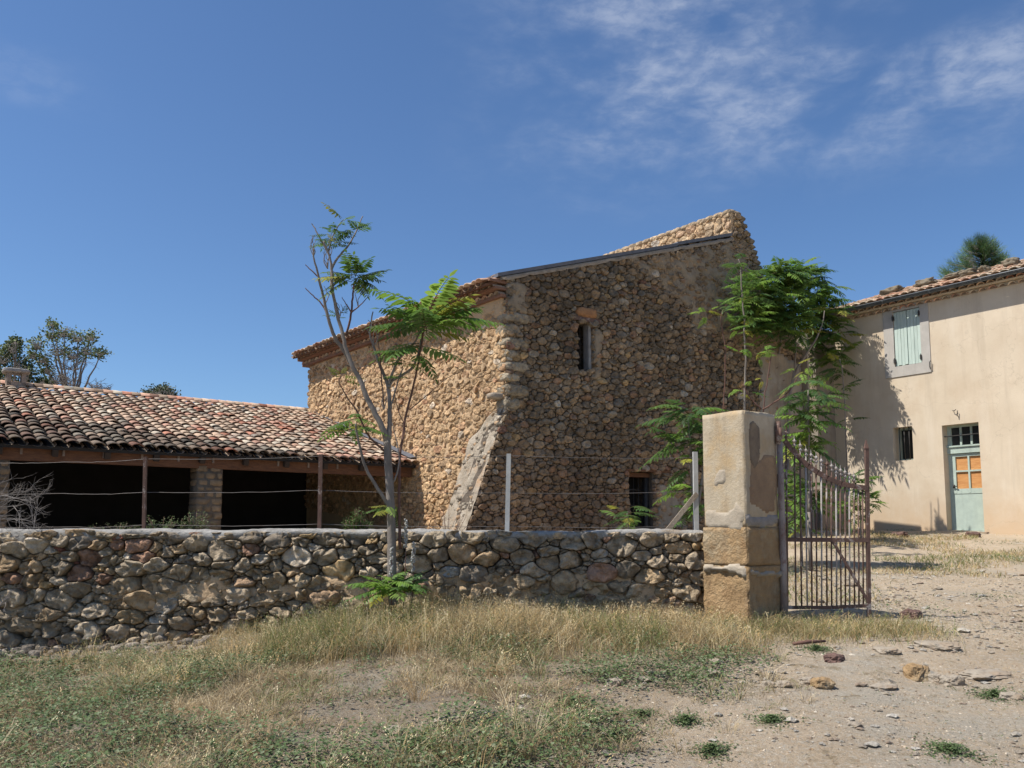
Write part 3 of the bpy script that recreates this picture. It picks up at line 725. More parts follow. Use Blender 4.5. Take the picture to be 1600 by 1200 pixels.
b.build('eaves_courses', mat('reddish eaves course', (.25, .13, .085), (.17, .10, .07), 6, 6, .9, .5, 30), barn, smooth=False)

# ================================================================== TILED SHED
dB = Vector((.804, .595)).normalized(); dA = Vector((-.595, .804)).normalized()
E = Vector((-7.78, 14.0)); s_end = 7.12
zE = P(57, 694, 14.0).z; 
SH = Wall(E - dB * 5.0, dB, -1)               # front plane under the eave, u=5 at pixel 57
if SH.n.y > 0: SH.n = -SH.n
shed = thing('tiled_shed', 'low open fronted shed with patchwork clay tile roof, built against the barn', 'shed', SH.pt(5, .7))
uE = 5 + s_end; nc = int(uE / .205); rs = math.tan(math.radians(17.1)); slB = Vector((dA.x, dA.y, rs)).normalized()
b = MB(); ch = MB(); rows = 19
def scol(r, i, j):
    c = pick(r, TPAL); u = i * .205
    lim = (9.6 - u) * 1.5 + 1.2 * nz(i * .35, j * .35, 3)      # dark lichen stain at the left foot of the roof
    if j < lim and j < 8.5: c = c * .33 + np.array((.045, .042, .035)) * .7 if r.random() > .12 else c * .6
    elif r.random() < .07: c = c * .6
    return c * (1 + .16 * nz(i * .3, j * .3, 8))
Oe = Vector((SH.o.x, SH.o.y, zE + .0)) + Vector((SH.n.x, SH.n.y, 0)) * .1
tiles(b, ch, Oe, Vector((dB.x, dB.y, 0)), slB, nc, rows, .205, .302, scol, 81)
rf = b.build('roof_tiles', M['tile'], shed); ch.build('roof_channels', mat('shed channel tile', (.38, .28, .20), (.24, .18, .135), 9), rf)
rl = rows * .302 + .12
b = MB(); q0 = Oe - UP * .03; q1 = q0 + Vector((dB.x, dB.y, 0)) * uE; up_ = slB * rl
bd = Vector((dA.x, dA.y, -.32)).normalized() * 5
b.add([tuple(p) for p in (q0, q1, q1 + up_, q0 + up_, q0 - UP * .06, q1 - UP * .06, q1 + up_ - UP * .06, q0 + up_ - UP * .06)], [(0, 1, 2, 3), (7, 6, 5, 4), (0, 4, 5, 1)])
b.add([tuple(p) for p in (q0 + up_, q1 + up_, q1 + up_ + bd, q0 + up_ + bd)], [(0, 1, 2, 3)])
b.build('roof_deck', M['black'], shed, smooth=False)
b = MB(); wr = random.Random(5)
for i in range(nc):
    p = q0 + Vector((dB.x, dB.y, 0)) * ((i + .5) * .205) + up_ + UP * (.085)
    c = pick(rng, TPAL) * (1.0 if wr.random() < .8 else .5)
    d = Vector((dB.x, dB.y, 0)); h = Vector((dA.x, dA.y, 0)); V = []
    for s in (-.16, .2):
        for k in range(7):
            w = math.pi * k / 6; rr = .11 if s < 0 else .09
            V.append(tuple(p + d * s * 1.0 + h * math.cos(w) * rr + UP * (math.sin(w) * rr * .8 - .01)))
    b.add(V, [(k, k + 1, 7 + k + 1, 7 + k) for k in range(6)] + [tuple(range(7))[::-1], tuple(range(7, 14))], c)
b.build('ridge_tiles', M['tile'], shed)
zb = EYE + 1.20
b = MB(); wbox(b, SH, 0, uE - .1, zb - .05, zE - .015, -.02, -.16); b.build('eave_beam', M['wood'], shed, smooth=False)
rb = MB()
for i in range(16):
    p0 = Oe + Vector((dB.x, dB.y, 0)) * (.4 + i * .8) - UP * .09; b2 = slB
    rb.box(p0 + b2 * 2.8 - UP * .06, (5.6, .09, .12), (b2, Vector((dB.x, dB.y, 0)), b2.cross(Vector((dB.x, dB.y, 0)))))
rb.build('rafters', mat('dark rafters', (.05, .035, .025), (.03, .022, .018), 4), shed, smooth=False)
hkm = mat('faded hook', (.25, .2, .17), (.17, .12, .09), 5)
for i in range(12):
    hp = MB(); u = 4.7 + i * .62; wbox(hp, SH, u, u + .035, zb + .05, zE - .01, .0, -.02); hp.build('gutter_hook', hkm, shed, smooth=False)
def pier(px0, px1):
    u0 = SH.uv(px0, 770, -.02)[0]; u1 = SH.uv(px1, 770, -.02)[0]
    b = MB(); z = .5; k = 0; r = random.Random(int(px0) + 400)
    while z < zb - .02:
        h = r.choice((.085, .11, .13)); parts = r.choice((2, 3)); us = [u0 + r.uniform(-.015, .015)]
        for q in range(1, parts): us.append(u0 + (u1 - u0) * (q / parts + r.uniform(-.1, .1)))
        us.append(u1 + r.uniform(-.015, .015))
        for q in range(parts):
            w = us[q + 1] - us[q]; col = np.array(r.choice([(.40, .29, .18), (.35, .25, .155), (.44, .31, .19), (.30, .22, .145)])) * r.uniform(.8, 1.2)
            block(b, SH.pt((us[q] + us[q + 1]) / 2, z + h / 2, -.27 + r.uniform(-.01, .01)), (w - .008, .5, h - .008), ax3(dB), r.random() * 99, col, .05, 4, 9)
        z += h
    wbox(b, SH, u0 + .01, u1 - .01, .4, zb, -.035, -.5, (.26, .20, .14))
    return b.build('pier', M['brick'], shed)
pier(307, 348); pier(-40, 14)
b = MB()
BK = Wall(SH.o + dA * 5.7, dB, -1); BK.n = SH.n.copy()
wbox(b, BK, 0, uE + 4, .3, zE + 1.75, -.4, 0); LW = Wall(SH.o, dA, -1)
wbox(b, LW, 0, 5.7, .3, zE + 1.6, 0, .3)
b.build('inner_walls', M['black'], shed, smooth=False)  # walls coloured near-black so the shed's inner shade is painted in
b = MB(); 
b.add([tuple(SH.pt(0, .45, .0)), tuple(SH.pt(uE + 2, .45, .0)), tuple(BK.pt(uE + 4, .45, 0)), tuple(BK.pt(0, .45, 0))], [(0, 1, 2, 3)])
# flashing where the roof meets the barn
V = []
for f in (0, 1):
    p = q1 + Vector((dB.x, dB.y, 0)) * .0 + slB * (rl * f) + UP * .10
    q = p + slB.cross(Vector((dB.x, dB.y, 0))) * 0
    for (s, h) in ((-.20, .045), (.06, .13), (.10, .30), (.16, .30)): V.append(tuple(q + Vector((dB.x, dB.y, 0)) * s + UP * h))
fl = MB(); fl.add(V, [(k, k + 1, 5 + k, 4 + k) for k in range(3)]); fl.build('side_flashing', M['flash'], shed, smooth=False)
fl = MB(); V = []
for i in range(31):
    p = q1 + slB * (rl * i / 30) + UP * .36
    for (s, h) in ((.02, -.02), (.05, .30 + .05 * nz(i, 0, 3, .7)), (.3, .30 + .05 * nz(i, 0, 3, .7))): V.append(tuple(p + Vector((dB.x, dB.y, 0)) * s + UP * h))
fl.add(V, [(i * 3 + k, i * 3 + k + 1, i * 3 + 4 + k, i * 3 + 3 + k) for i in range(30) for k in range(2)]); fl.build('mortar_fillet', M['mortar_tan'], shed)
# chimney on the ridge
zrg = (q0 + up_).z; cu = None
cpx = P(24, 600, 18.3); r0 = ax3(dB)
chim = MB(); c0 = cpx; zt = P(20, 584, 18.3).z
hh = zt - (zrg - .25)
for (du, dv) in ((-.14, -.13), (.14, -.13), (-.14, .13), (.14, .13)):
    chim.box(Vector((c0.x, c0.y, zt - .13)) + r0[0] * du + r0[1] * dv, (.08, .08, .30), r0)
chim.box(Vector((c0.x, c0.y, zrg + (zt - .21 - zrg) / 2 - .05)), (.36, .34, max(.1, zt - .21 - zrg + .1)), r0)
co_ = chim.build('chimney', mat('chimney render', (.34, .27, .21), (.24, .19, .15), 6, 7, .95, .5, 25), shed, smooth=False)
b = MB(); block(b, Vector((c0.x, c0.y, zt + .045)), (.52, .48, .10), r0, 4, None, .06, 5, 6); b.build('chimney_cap', M['cap'], co_)

# ================================================================== RENDERED HOUSE
hc = Vector((8.65, 22.6)); hd = Vector((.595, -.804)).normalized()
HO = Wall(hc, hd, -1)
if HO.n.x > 0: HO.n = -HO.n
HL = 10.0; gh = 1.2
house = thing('farm_house', 'two storey farmhouse with beige rendered wall, pale green shutters and boarded green door', 'house', HO.pt(0, 1.6))
zg = HO.uv(1505, 444, .34)[1]                 # gutter height
ztop = zg - .02
def q4(a, b_, c_, d_): # pixel corners -> u0,u1,z0,z1
    p = [HO.uv(*x) for x in (a, b_, c_, d_)]
    return (p[0][0] + p[3][0]) / 2, (p[1][0] + p[2][0]) / 2, (p[2][1] + p[3][1]) / 2, (p[0][1] + p[1][1]) / 2
D = q4((1471.5, 665.3), (1528.7, 659), (1538.3, 828), (1480, 827.4))
SW = q4((1395, 668.4), (1425, 666), (1427.5, 718), (1396.7, 720.7))
SHT = q4((1395, 489), (1436.5, 479), (1441, 567), (1399, 573))
SUR = (HO.uv(1383, 560)[0], HO.uv(1453.5, 540)[0], (HO.uv(1385, 592)[1] + HO.uv(1455, 581)[1]) / 2, SHT[3] + .22)
rect = lambda q: [(q[0], q[2]), (q[1], q[2]), (q[1], q[3]), (q[0], q[3])]
b = MB(); prism(b, HO, [(0, gh), (HL, gh - .5), (HL, ztop), (0, ztop)], [rect((D[0], D[1], D[2] - .06, D[3])), rect(SW), rect((SHT[0], SHT[1], SHT[2], SHT[3]))], 0, -.35)
b.build('wall', M['render'], house, smooth=False)
b = MB(); wbox(b, HO, 0, HL, gh - .5, ztop - .1, -5.0, -5.2); wbox(b, HO, -.0, .3, gh - .5, ztop - .1, -.36, -5); wbox(b, HO, HL - .3, HL, gh - .5, ztop - .1, -.36, -5)
wbox(b, HO, .3, HL - .3, gh, ztop, -.9, -1.0)
b.build('rear_walls', M['render_old'], house, smooth=False)
b = MB(); fr = .0
def ring(mb, wall, a, o, z0, z1):
    """a flat surround between inner a=(u0,u1,z0,z1) and outer o"""
    L = [(o[0], o[2]), (o[1], o[2]), (o[1], o[3]), (o[0], o[3])]; prism(mb, wall, L, [[(a[0], a[2]), (a[1], a[2]), (a[1], a[3]), (a[0], a[3])]], z0, z1)
ring(b, HO, SHT, SUR, .022, -.02); b.build('window_surround', M['surround'], house, smooth=False)
mid = (SHT[0] + SHT[1]) / 2
for (a0_, a1_, hs) in ((SHT[0] + .008, mid - .006, 0), (mid + .006, SHT[1] - .008, 1)):
    b = MB(); n = 4; w = (a1_ - a0_) / n
    for i in range(n): wbox(b, HO, a0_ + i * w + .004, a0_ + (i + 1) * w - .004, SHT[2] + .01 + (.02 if hs == 0 else 0) * (i % 2), SHT[3] - .012, -.01 + .004 * (i % 2), -.04)
    wbox(b, HO, a0_, a1_, SHT[2] + .02, SHT[3] - .02, -.022, -.05)
    s_ = b.build('shutter', M['shutter'], house, smooth=False)
    ue = a0_ if hs == 0 else a1_
    for z in (SHT[2] + .14, SHT[3] - .16):
        b = MB(); wbox(b, HO, ue - .022, ue + .022, z - .05, z + .05, .05, -.01); b.tube([HO.pt(ue, z - .08, .04), HO.pt(ue, z + .08, .04)], .012, 5)
        b.build('hinge', M['iron'], s_, smooth=False)
b = MB(); b.tube([HO.pt(SUR[1] - .01, SUR[2] + .08, .03), HO.pt(SUR[1] + .0, SUR[2] + .12, .07), HO.pt(SUR[1] + .0, SUR[2] + .24, .07), HO.pt(SUR[1] + .02, SUR[2] + .27, .05)], .012, 5); b.build('shutter_catch', M['iron'], house)
# small barred window
b = MB(); wbox(b, HO, SW[0] - .05, SW[1] + .05, SW[2] - .05, SW[3] + .05, -.36, -.40); sw = b.build('small_window', M['glass'], house, smooth=False)
b = MB(); ring(b, HO, (SW[0] + .05, SW[1] - .05, SW[2] + .05, SW[3] - .05), SW, -.26, -.34); b.build('frame', M['door'], sw, smooth=False)
for k in range(3):
    b = MB(); u = SW[0] + (SW[1] - SW[0]) * (.25 + .25 * k); b.tube([HO.pt(u, SW[2], -.08), HO.pt(u, SW[3], -.08)], .013, 6); b.build('bar', M['iron'], sw)
# door
b = MB(); du0, du1, dz0, dz1 = D; dw = du1 - du0; dh = dz1 - dz0; zt1 = dz0 + dh * .745
ring(b, HO, (du0 + .07, du1 - .05, dz0, dz1 - .05), (du0, du1, dz0 - .05, dz1), -.24, -.32)
wbox(b, HO, du0, du1, zt1 - .04, zt1 + .11, -.20, -.33); wbox(b, HO, du0, du1, zt1 + .11, zt1 + .145, -.17, -.33)
frm = b.build('door_frame', M['door'], house, smooth=False)
b = MB(); a0_, a1_ = du0 + .07, du1 - .05; zq = dz0 + dh * .35; zp = zt1 - .05
wbox(b, HO, a0_, a1_, dz0 - .03, zq, -.255, -.30); wbox(b, HO, a0_, a1_, zq - .02, zq + .10, -.245, -.30)
for (u0, u1) in ((a0_, a0_ + .09), (a1_ - .03, a1_), ((a0_ + a1_) / 2 + .01, (a0_ + a1_) / 2 + .05)): wbox(b, HO, u0, u1, zq, zp, -.24, -.30)
zm = (zq + .1 + zp) / 2
for (z0, z1) in ((zp - .07, zp), (zm - .02, zm + .02)): wbox(b, HO, a0_, a1_, z0, z1, -.242, -.298)
dl = b.build('door', M['door'], house, smooth=False)
b = MB(); wbox(b, HO, a0_ + .05, a1_ - .02, zq + .05, zp - .03, -.275, -.29); b.build('boarding', M['ply'], dl, smooth=False)
b = MB(); wbox(b, HO, a0_ + .02, a0_ + .05, zq + .12, zq + .2, -.2, -.24); b.tube([HO.pt(a0_ + .04, zq + .16, -.2), HO.pt(a0_ + .12, zq + .16, -.19)], .011, 6); b.build('handle', M['iron'], dl)
b = MB(); wbox(b, HO, a0_, a1_, zt1 + .14, dz1 - .05, -.28, -.30); tg = b.build('transom_glass', M['glass'], house, smooth=False)
b = MB()
for k in range(4):
    u = a0_ + (a1_ - a0_) * k / 3; wbox(b, HO, u - .022, u + .022, zt1 + .14, dz1 - .05, -.245, -.279)
b.build('glazing_bars', M['door'], tg, smooth=False)
b = MB(); zz_ = zt1 + .37; b.tube([HO.pt(du0 - .0, zz_, -.10), HO.pt(du1 + .0, zz_ + .01, -.10)], .013, 6); b.build('security_bar', M['iron'], house)
b = MB(); wbox(b, HO, du0 - .12, du1 + .1, dz0 - .14, dz0 - .055, .12, -.33); b.build('doorstep', M['rock'], house, smooth=False)
b = MB()
hx, hz = HO.uv(1497, 645); b.tube([HO.pt(hx, hz - .08, .0), HO.pt(hx, hz - .08, .05), HO.pt(hx + .01, hz + .05, .05)], .01, 5)
b.tube([HO.pt(hx - .1, hz + .06, .0), HO.pt(hx - .1, hz + .06, .05), HO.pt(hx - .06, hz + .05, .06), HO.pt(hx - .02, hz + .08, .05)], .009, 5)
b.build('lamp_hook', M['iron'], house)
STB = Wall(hc - dB * .8, dB, -1); STB.n = Vector((GAB.n.x, GAB.n.y)); STB.n = Vector((-dA.x, -dA.y))
b = MB(); wbox(b, STB, 0, .8, gh - .2, ztop - .35, 0, -.35); b.build('corner_buttress', M['render_old'], house, smooth=False)
# roof, genoise, gutter
Ah = Vector((hd.x, hd.y, 0)); inn = -HO.n; pit = math.tan(math.radians(18.2)); slH = Vector((inn.x, inn.y, pit)).normalized()
Oh = HO.pt(-.25, zg + .05, .27); b = MB(); ch = MB(); nch = int((HL + .2) / .215)
tiles(b, ch, Oh, Ah, slH, nch, 16, .215, .30, lambda r, i, j: pick(r, TPAL) * .9, 91)
rf = b.build('roof_tiles', M['tile'], house); ch.build('roof_channels', mat('house channel tile', (.33, .23, .16), (.22, .16, .11), 9), rf)
b = MB(); q0 = Oh - UP * .03; q1 = q0 + Ah * HL; up_ = slH * 5.0
b.add([tuple(p) for p in (q0 + slH * .25, q1 + slH * .25, q1 + up_, q0 + up_)], [(0, 1, 2, 3)]); b.add([tuple(p - UP * .05) for p in (q0 + slH * .25, q1 + slH * .25, q1 + up_, q0 + up_)], [(3, 2, 1, 0)])
b.build('roof_deck', M['mortar_dark'], house, smooth=False)
b = MB()
tube_tile_row(b, HO, 0, HL - .2, ztop - .15, .08, .215, 92, lambda r, i, j: pick(r, TPAL) * .95)
tube_tile_row(b, HO, 0, HL - .2, ztop - .03, .17, .215, 93, lambda r, i, j: pick(r, TPAL) * .95)
b.build('eaves_tiles', M['tile'], house)
b = MB(); wbox(b, HO, 0, HL, ztop - .065, ztop - .03, .15, -.2); wbox(b, HO, 0, HL, ztop + .05, ztop + .08, .2, -.2)
b.build('eaves_courses', M['render'], house, smooth=False)
b = MB(); V = []; K = 9
for f in (0, 1):
    u = -.3 + (HL + .3) * f
    for k in range(K):
        w = math.pi + math.pi * k / (K - 1); V.append(tuple(HO.pt(u, zg + .03 + math.sin(w) * .065, .34 + math.cos(w) * .065)))
b.add(V, [(k, k + 1, K + k + 1, K + k) for k in range(K - 1)]); b.add(V, [(K + k, K + k + 1, k + 1, k) for k in range(K - 1)])
b.tube([HO.pt(-.3, zg + .035, .408), HO.pt(HL, zg + .035, .408)], .011, 6)
for i in range(8):
    u = .5 + i * 1.2; b.tube([HO.pt(u, zg + .03 + math.sin(w) * .07, .34 + math.cos(w) * .07) for w in [math.pi + math.pi * k / 6 for k in range(7)]], .007, 4)
b.build('gutter', M['gutter'], house)

# ================================================================== COURTYARD WALL between barn and house
LK = Wall(hc + dA * 1.5 - dB * 5.9, dB, -1)
if LK.n.y > 0: LK.n = -LK.n
court = thing('courtyard_wall', 'tall shaded wall in stained old render linking the stone barn to the farmhouse corner', 'wall', LK.pt(2, 1.4))
a = LK.uv(1249, 640)[0]; c_ = LK.uv(1270, 640)[0]; zt = LK.uv(1260, 518)[1]; zb_ = LK.uv(1260, 655)[1]; ztp = LK.uv(1300, 492)[1]
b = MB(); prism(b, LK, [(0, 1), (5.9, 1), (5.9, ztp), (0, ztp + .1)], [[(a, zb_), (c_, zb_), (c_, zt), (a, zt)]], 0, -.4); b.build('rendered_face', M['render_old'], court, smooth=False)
b = MB(); wbox(b, LK, a - .1, c_ + .1, zb_ - .1, zt + .1, -.41, -.5); inf = b.build('brick_infill', mat('pale brickwork', (.60, .54, .50), (.48, .42, .38), 7, 4, .9), court, smooth=False)
b = MB(); z = zb_
k = 0
while z < zt:
    u = a + (.1 if k % 2 else 0) - .12
    while u < c_:
        wbox(b, LK, u + .006, u + .194, z + .006, z + .06, -.40, -.41, (1, 1, 1)); u += .2
    z += .067; k += 1
b.build('bricks', mat('pale pink brick', (.55, .44, .40), (.42, .33, .30), 30), inf, smooth=False)
b = MB(); wbox(b, LK, a, c_, (zt * .72 + zb_ * .28), (zt * .72 + zb_ * .28) + .05, -.1, -.2); b.build('crossbar', M['iron'], court, smooth=False)
b = MB(); wbox(b, LK, c_ + .01, c_ + .12, zb_ - .6, ztp - .1, .06, 0); 
pp = Wall(GAB.pt(0, 0).xy, dG, -1); pp.n = GAB.n.copy()
b.build('pilaster', M['render_old'], court, smooth=False)
b = MB(); L = [(u_pl, 1.0), (u_end, 1.0), (u_end + .02, z_pl - .35), (u_pl + .55, z_pl + .02), (u_pl + .2, z_pl - .05)]
patch(b, GAB, L, .075, .06, .015, 66, .06, hide=.02)
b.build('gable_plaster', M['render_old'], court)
wb = MB(); c0 = GAB.pt(u_end + .02, 3.6, -.4); wb.box(c0, (.05, 1.2, 5.4), (Vector((dG.x, dG.y, 0)), Vector((-dG.y, dG.x, 0)), UP)); wb.build('end_face', M['render_old'], court, smooth=False)

# stones lying on the house roof
ROOFN = 'loose stones weighing down the farmhouse roof'
for k, (px, py, w, h) in enumerate(((1385, 452, 34, 12), (1437, 444, 30, 14), (1482, 434, 26, 9), (1502, 427, 28, 12), (1530, 422, 16, 10), (1571, 412, 22, 16))):
    u = HO.uv(px, py, -1.0)[0]; d = 1.3
    base = HO.pt(u, zg + .05 + (.27 + d) * pit + .15, -d)
    s = 1337 / base.y
    b = MB(); block(b, (base.x, base.y, base.z + h / s * .05), (w / s, .32, h / s * .85), ax3(hd), k * 5.1, None, .42, 8, 3.4)
    tag(b.build('roof_stone', mat('lichen stone %d' % k, (.25, .20, .14), (.13, .12, .09), 8, 7, .95, .8, 25), None, base),
        ['long low stone at the left end of the row on the farmhouse roof', 'flat brown stone above the shutters on the farmhouse roof', 'thin stone just right of the shutters on the farmhouse roof',
         'wide grey stone below the pine on the farmhouse roof', 'smallest stone in the row on the farmhouse roof', 'tall reddish stone standing up on the farmhouse roof'][k], 'stone', ROOFN)

# ================================================================== LOW DRY STONE WALL
LWL = Wall((-9.5, 9.2), (1, 0), -1)
if LWL.n.y > 0: LWL.n = -LWL.n
xe = P(1103, 900, 9.2).x + 9.5
low = thing('stone_wall', 'low field wall of rounded rubble stones with a grey mortar coping, crossing the foreground', 'wall', (-3.5, 9.3, .5))
ltop = EYE - .015
lo_out = [(0, .1), (9.6, .25), (xe, .45), (xe, ltop), (0, ltop + .03)]
b = MB(); prism(b, LWL, lo_out, [], -.085, -.5); b.build('core', M['mortar_dark'], low, smooth=False)
for k_, (u0, u1, z0, z1, of) in enumerate(((5.2, 9.0, .75, 1.13, .035), (8.6, xe - .02, .6, 1.2, .03), (0, 4.6, 1.40, 1.52, .035), (6.9, 9.6, 1.42, 1.52, .04), (3.0, 4.6, .55, .85, .03))):
    b = MB(); patch(b, LWL, [(u0, z0), (u1, z0), (u1, z1), (u0, z1)], of, .04, .035, 200 + k_, .2); b.build('earth_mortar', M['mortar_tan'] if k_ in (0, 1, 4) else M['cap'], low)
LP = [(5, (.33, .29, .235)), (4, (.28, .25, .205)), (3, (.39, .35, .29)), (2.4, (.35, .275, .19)), (1.2, (.22, .20, .175)), (1.1, (.30, .20, .155)), (.9, (.43, .40, .355)), (.5, (.40, .31, .19)), (.35, (.25, .125, .10)), (.2, (.36, .38, .40))]
def lpal(r, u, z):
    c = pick(r, LP) * np.array((1.40, 1.30, 1.17))
    if z < 1.15 and u > 5.2: c = c * .5 + np.array((.50, .38, .24)) * .5
    return c
lc = stone_cells(lo_out, [], .022, .102, 1.6, 101, tight=.66)
b = MB(); lay(b, LWL, lc, lpal, .085, .003, 26, 103, .055, -.09, roundy=.1, wob=.05, warp=.06, wf=4.5)
b.build('stones', M['stone'], low)
b = MB(); V = []; xs = np.arange(0, xe + .001, .03); prof = [(-.04, -.07), (.035, -.045), (.045, -.01), (.02, .018), (-.04, .026), (-.12, .03), (-.35, .03), (-.56, .02), (-.58, -.1)]
for i, u in enumerate(xs):
    tk = .045 * max(0, nz(u, 1, 7, 1.3)) * 2 + (.11 if u < 5.5 else 0) * sstep(5.8, 4.3, u) + .02 * nz(u, 3, 7, 6)
    up0 = .012 * nz(u, 9, 2, 1.1) + .004 * (9.5 - u) * .3
    for j, (o, h) in enumerate(prof):
        hh_ = h - (tk if j <= 1 else 0) * (1 if j == 0 else .6)
        V.append(tuple(LWL.pt(u, ltop + up0 + hh_ + .022 * nz(u, 1, 3, 2.3) + .014 * nz(u, j, 3, 7) + .010 * nz(u, j, 4, 17), o + .03 * nz(u, j * .3, 5, 4) + .02 * nz(u, j * .5, 5, 12))))
m_ = len(prof); b.add(V, [(i * m_ + j, i * m_ + m_ + j, i * m_ + m_ + j + 1, i * m_ + j + 1) for i in range(len(xs) - 1) for j in range(m_ - 1)])
b.build('coping', M['cap'], low)
# rubble at the foot
b = MB(); rr = random.Random(12)
for k in range(420):
    x = rr.uniform(-9, -2.9); y = rr.uniform(8.35, 9.2); s = rr.uniform(.02, .085) * (1.3 if rr.random() < .1 else 1)
    if x > -3.6 and rr.random() < .6: continue
    block(b, (x, y, gz(x, y) + s * .25), (s * 1.6, s * 1.2, s), ax3((math.cos(k), math.sin(k))), k * 1.3, np.array((.33, .29, .25)) * rr.uniform(.6, 1.2), .22, 3)
rb_ = b.build('rubble', M['stone'], None, (-5, 8.8, .4)); tag(rb_, 'broken grey rubble spilling along the foot of the low stone wall', 'rubble', kind='stuff')

# ================================================================== GATE PILLAR
pa = P(1166, 800, 8.6).xy; pl = P(1099, 800, 9.03).xy; pr = P(1217, 800, 8.95).xy; pb = pl + pr - pa
pil = thing('gate_pillar', 'square stone and concrete gate pillar at the end of the low wall, ochre below and pale above', 'pillar', (pa.x, pa.y + .4, .6))
def zpx(y): return P(1166, y, 8.6).z
def shaft(mb, z0, z1, grow, seed, amp, rz=.05, topn=0):
    c = (pa + pl + pr + pb) / 4; cs = [pl, pa, pr, pb]; cs = [p + (p - c).normalized() * grow for p in cs]
    nz_ = max(2, int((z1 - z0) / rz)); fr_ = [0, .02, .06, .14, .23, .32, .41, .5, .59, .68, .77, .86, .94, .98]; per = len(fr_); V = []
    for k in range(nz_ + 1):
        z = z0 + (z1 - z0) * k / nz_
        for s in range(4):
            a, d = cs[s], cs[(s + 1) % 4]; nn = Vector(((d - a).y, -(d - a).x)).normalized()
            if nn.dot(a + d - 2 * c) < 0: nn = -nn
            for q in range(per):
                p = a.lerp(d, fr_[q]); e = 0
                off = amp * (nz(p.x, p.y, z, 5) + .6 * nz(p.x + seed, p.y, z, 14)) + e
                if q == 0:
                    p = p + (c - p).normalized() * (.012 + .02 * max(0, nz(z, seed, 3, 9)))
                dz = (topn * nz(p.x, p.y, seed, 6) if k == nz_ else 0)
                V.append((p.x + nn.x * off, p.y + nn.y * off, z + dz))
    m = per * 4; Fc = [(k * m + q, k * m + (q + 1) % m, (k + 1) * m + (q + 1) % m, (k + 1) * m + q) for k in range(nz_) for q in range(m)]
    V.append((c.x, c.y, z1 + .0)); V.append((c.x, c.y, z0)); t0 = nz_ * m
    Fc += [(t0 + q, t0 + (q + 1) % m, len(V) - 2) for q in range(m)] + [((q + 1) % m, q, len(V) - 1) for q in range(m)]
    mb.add(V, Fc)
b = MB(); shaft(b, zpx(823), zpx(640), -.005, 1, .006, topn=.02); b.build('shaft', M['concrete'], pil)

b = MB(); shaft(b, zpx(884), zpx(824), .018, 2, .022, .03, topn=.01); b.build('middle_block', M['ochre'], pil)
b = MB(); shaft(b, .35, zpx(885), .016, 4, .022, .03); b.build('lower_block', M['ochre'], pil)
PLW = Wall(pl, pa - pl, -1)
if PLW.n.dot(pb - pa) > 0: PLW.n = -PLW.n
LL, LR = (pa - pl).length, (pr - pa).length
b = MB(); patch(b, PLW, [(.02, zpx(830)), (LL, zpx(830)), (LL, zpx(795)), (LL * .7, zpx(783)), (LL * .45, zpx(797)), (.02, zpx(790))], .012, .025, .006, 81, .07, hide=-.01)
patch(b, PLW, [(LL * .3, zpx(770)), (LL * .6, zpx(760)), (LL * .62, zpx(728)), (LL * .4, zpx(735))], .005, .02, .003, 83, .09, hide=-.01)
b.build('pale_render_band', M['concrete2'], pil)
b = MB(); patch(b, PRW0 if False else Wall(pa, pr - pa, -1) if Wall(pa, pr - pa, -1).n.dot(pb - pa) < 0 else Wall(pa, pr - pa, 1), [(0, zpx(826)), (LR, zpx(826)), (LR, zpx(800)), (LR * .5, zpx(806)), (0, zpx(797))], .012, .025, .006, 82, .07, hide=-.01); b.build('pale_render_band', mat('grey render band', (.34, .31, .28), (.24, .215, .19), 6, 8, .93, .7, 30), pil)
PRR = Wall(pa, pr - pa, -1)
if PRR.n.dot(pb - pa) > 0: PRR.n = -PRR.n
b = MB(); patch(b, PLW, [(0, zpx(901)), (LL * .4, zpx(896)), (LL, zpx(903)), (LL, zpx(886)), (LL * .6, zpx(880)), (LL * .3, zpx(887)), (0, zpx(882))], .045, .02, .02, 91, .05, hide=.005)
b.build('mortar_joint', M['concrete2'], pil)
b = MB(); patch(b, PRR, [(0, zpx(898)), (LR, zpx(905)), (LR, zpx(888)), (LR * .4, zpx(892)), (0, zpx(887))], .042, .02, .015, 92, .05, hide=.005)
b.build('mortar_joint', mat('joint mortar with painted shade', (.40, .34, .27), (.28, .23, .17), 6, 8, .93, .7, 30), pil)  # darker copy of the joint mortar, this face's shade put into the colour
b = MB(); patch(b, PRR, [(LR * .1, zpx(790)), (LR * .9, zpx(796)), (LR * .95, zpx(720)), (LR * .6, zpx(700)), (LR * .2, zpx(712))], .006, .02, .004, 93, .14, hide=-.01)
b.build('bare_patch', mat('exposed ochre render', (.33, .225, .135), (.24, .16, .10), 5, 9, .95, .8, 24), pil)
stm = mat('dark damp stain', (.13, .10, .075), (.24, .18, .12), 7, 6, .95, .4, 30)
b = MB(); PRW = Wall(pa, pr - pa, -1)
if PRW.n.dot(pb - pa) > 0: PRW.n = -PRW.n
patch(b, PRW, [PRW.uv(*p) for p in ((1169, 715), (1178, 735), (1190, 712), (1193, 690), (1187, 665), (1176, 657), (1169, 662))], .010, .014, .004, 71, .09, hide=-.01)
b.build('stain', stm, pil)

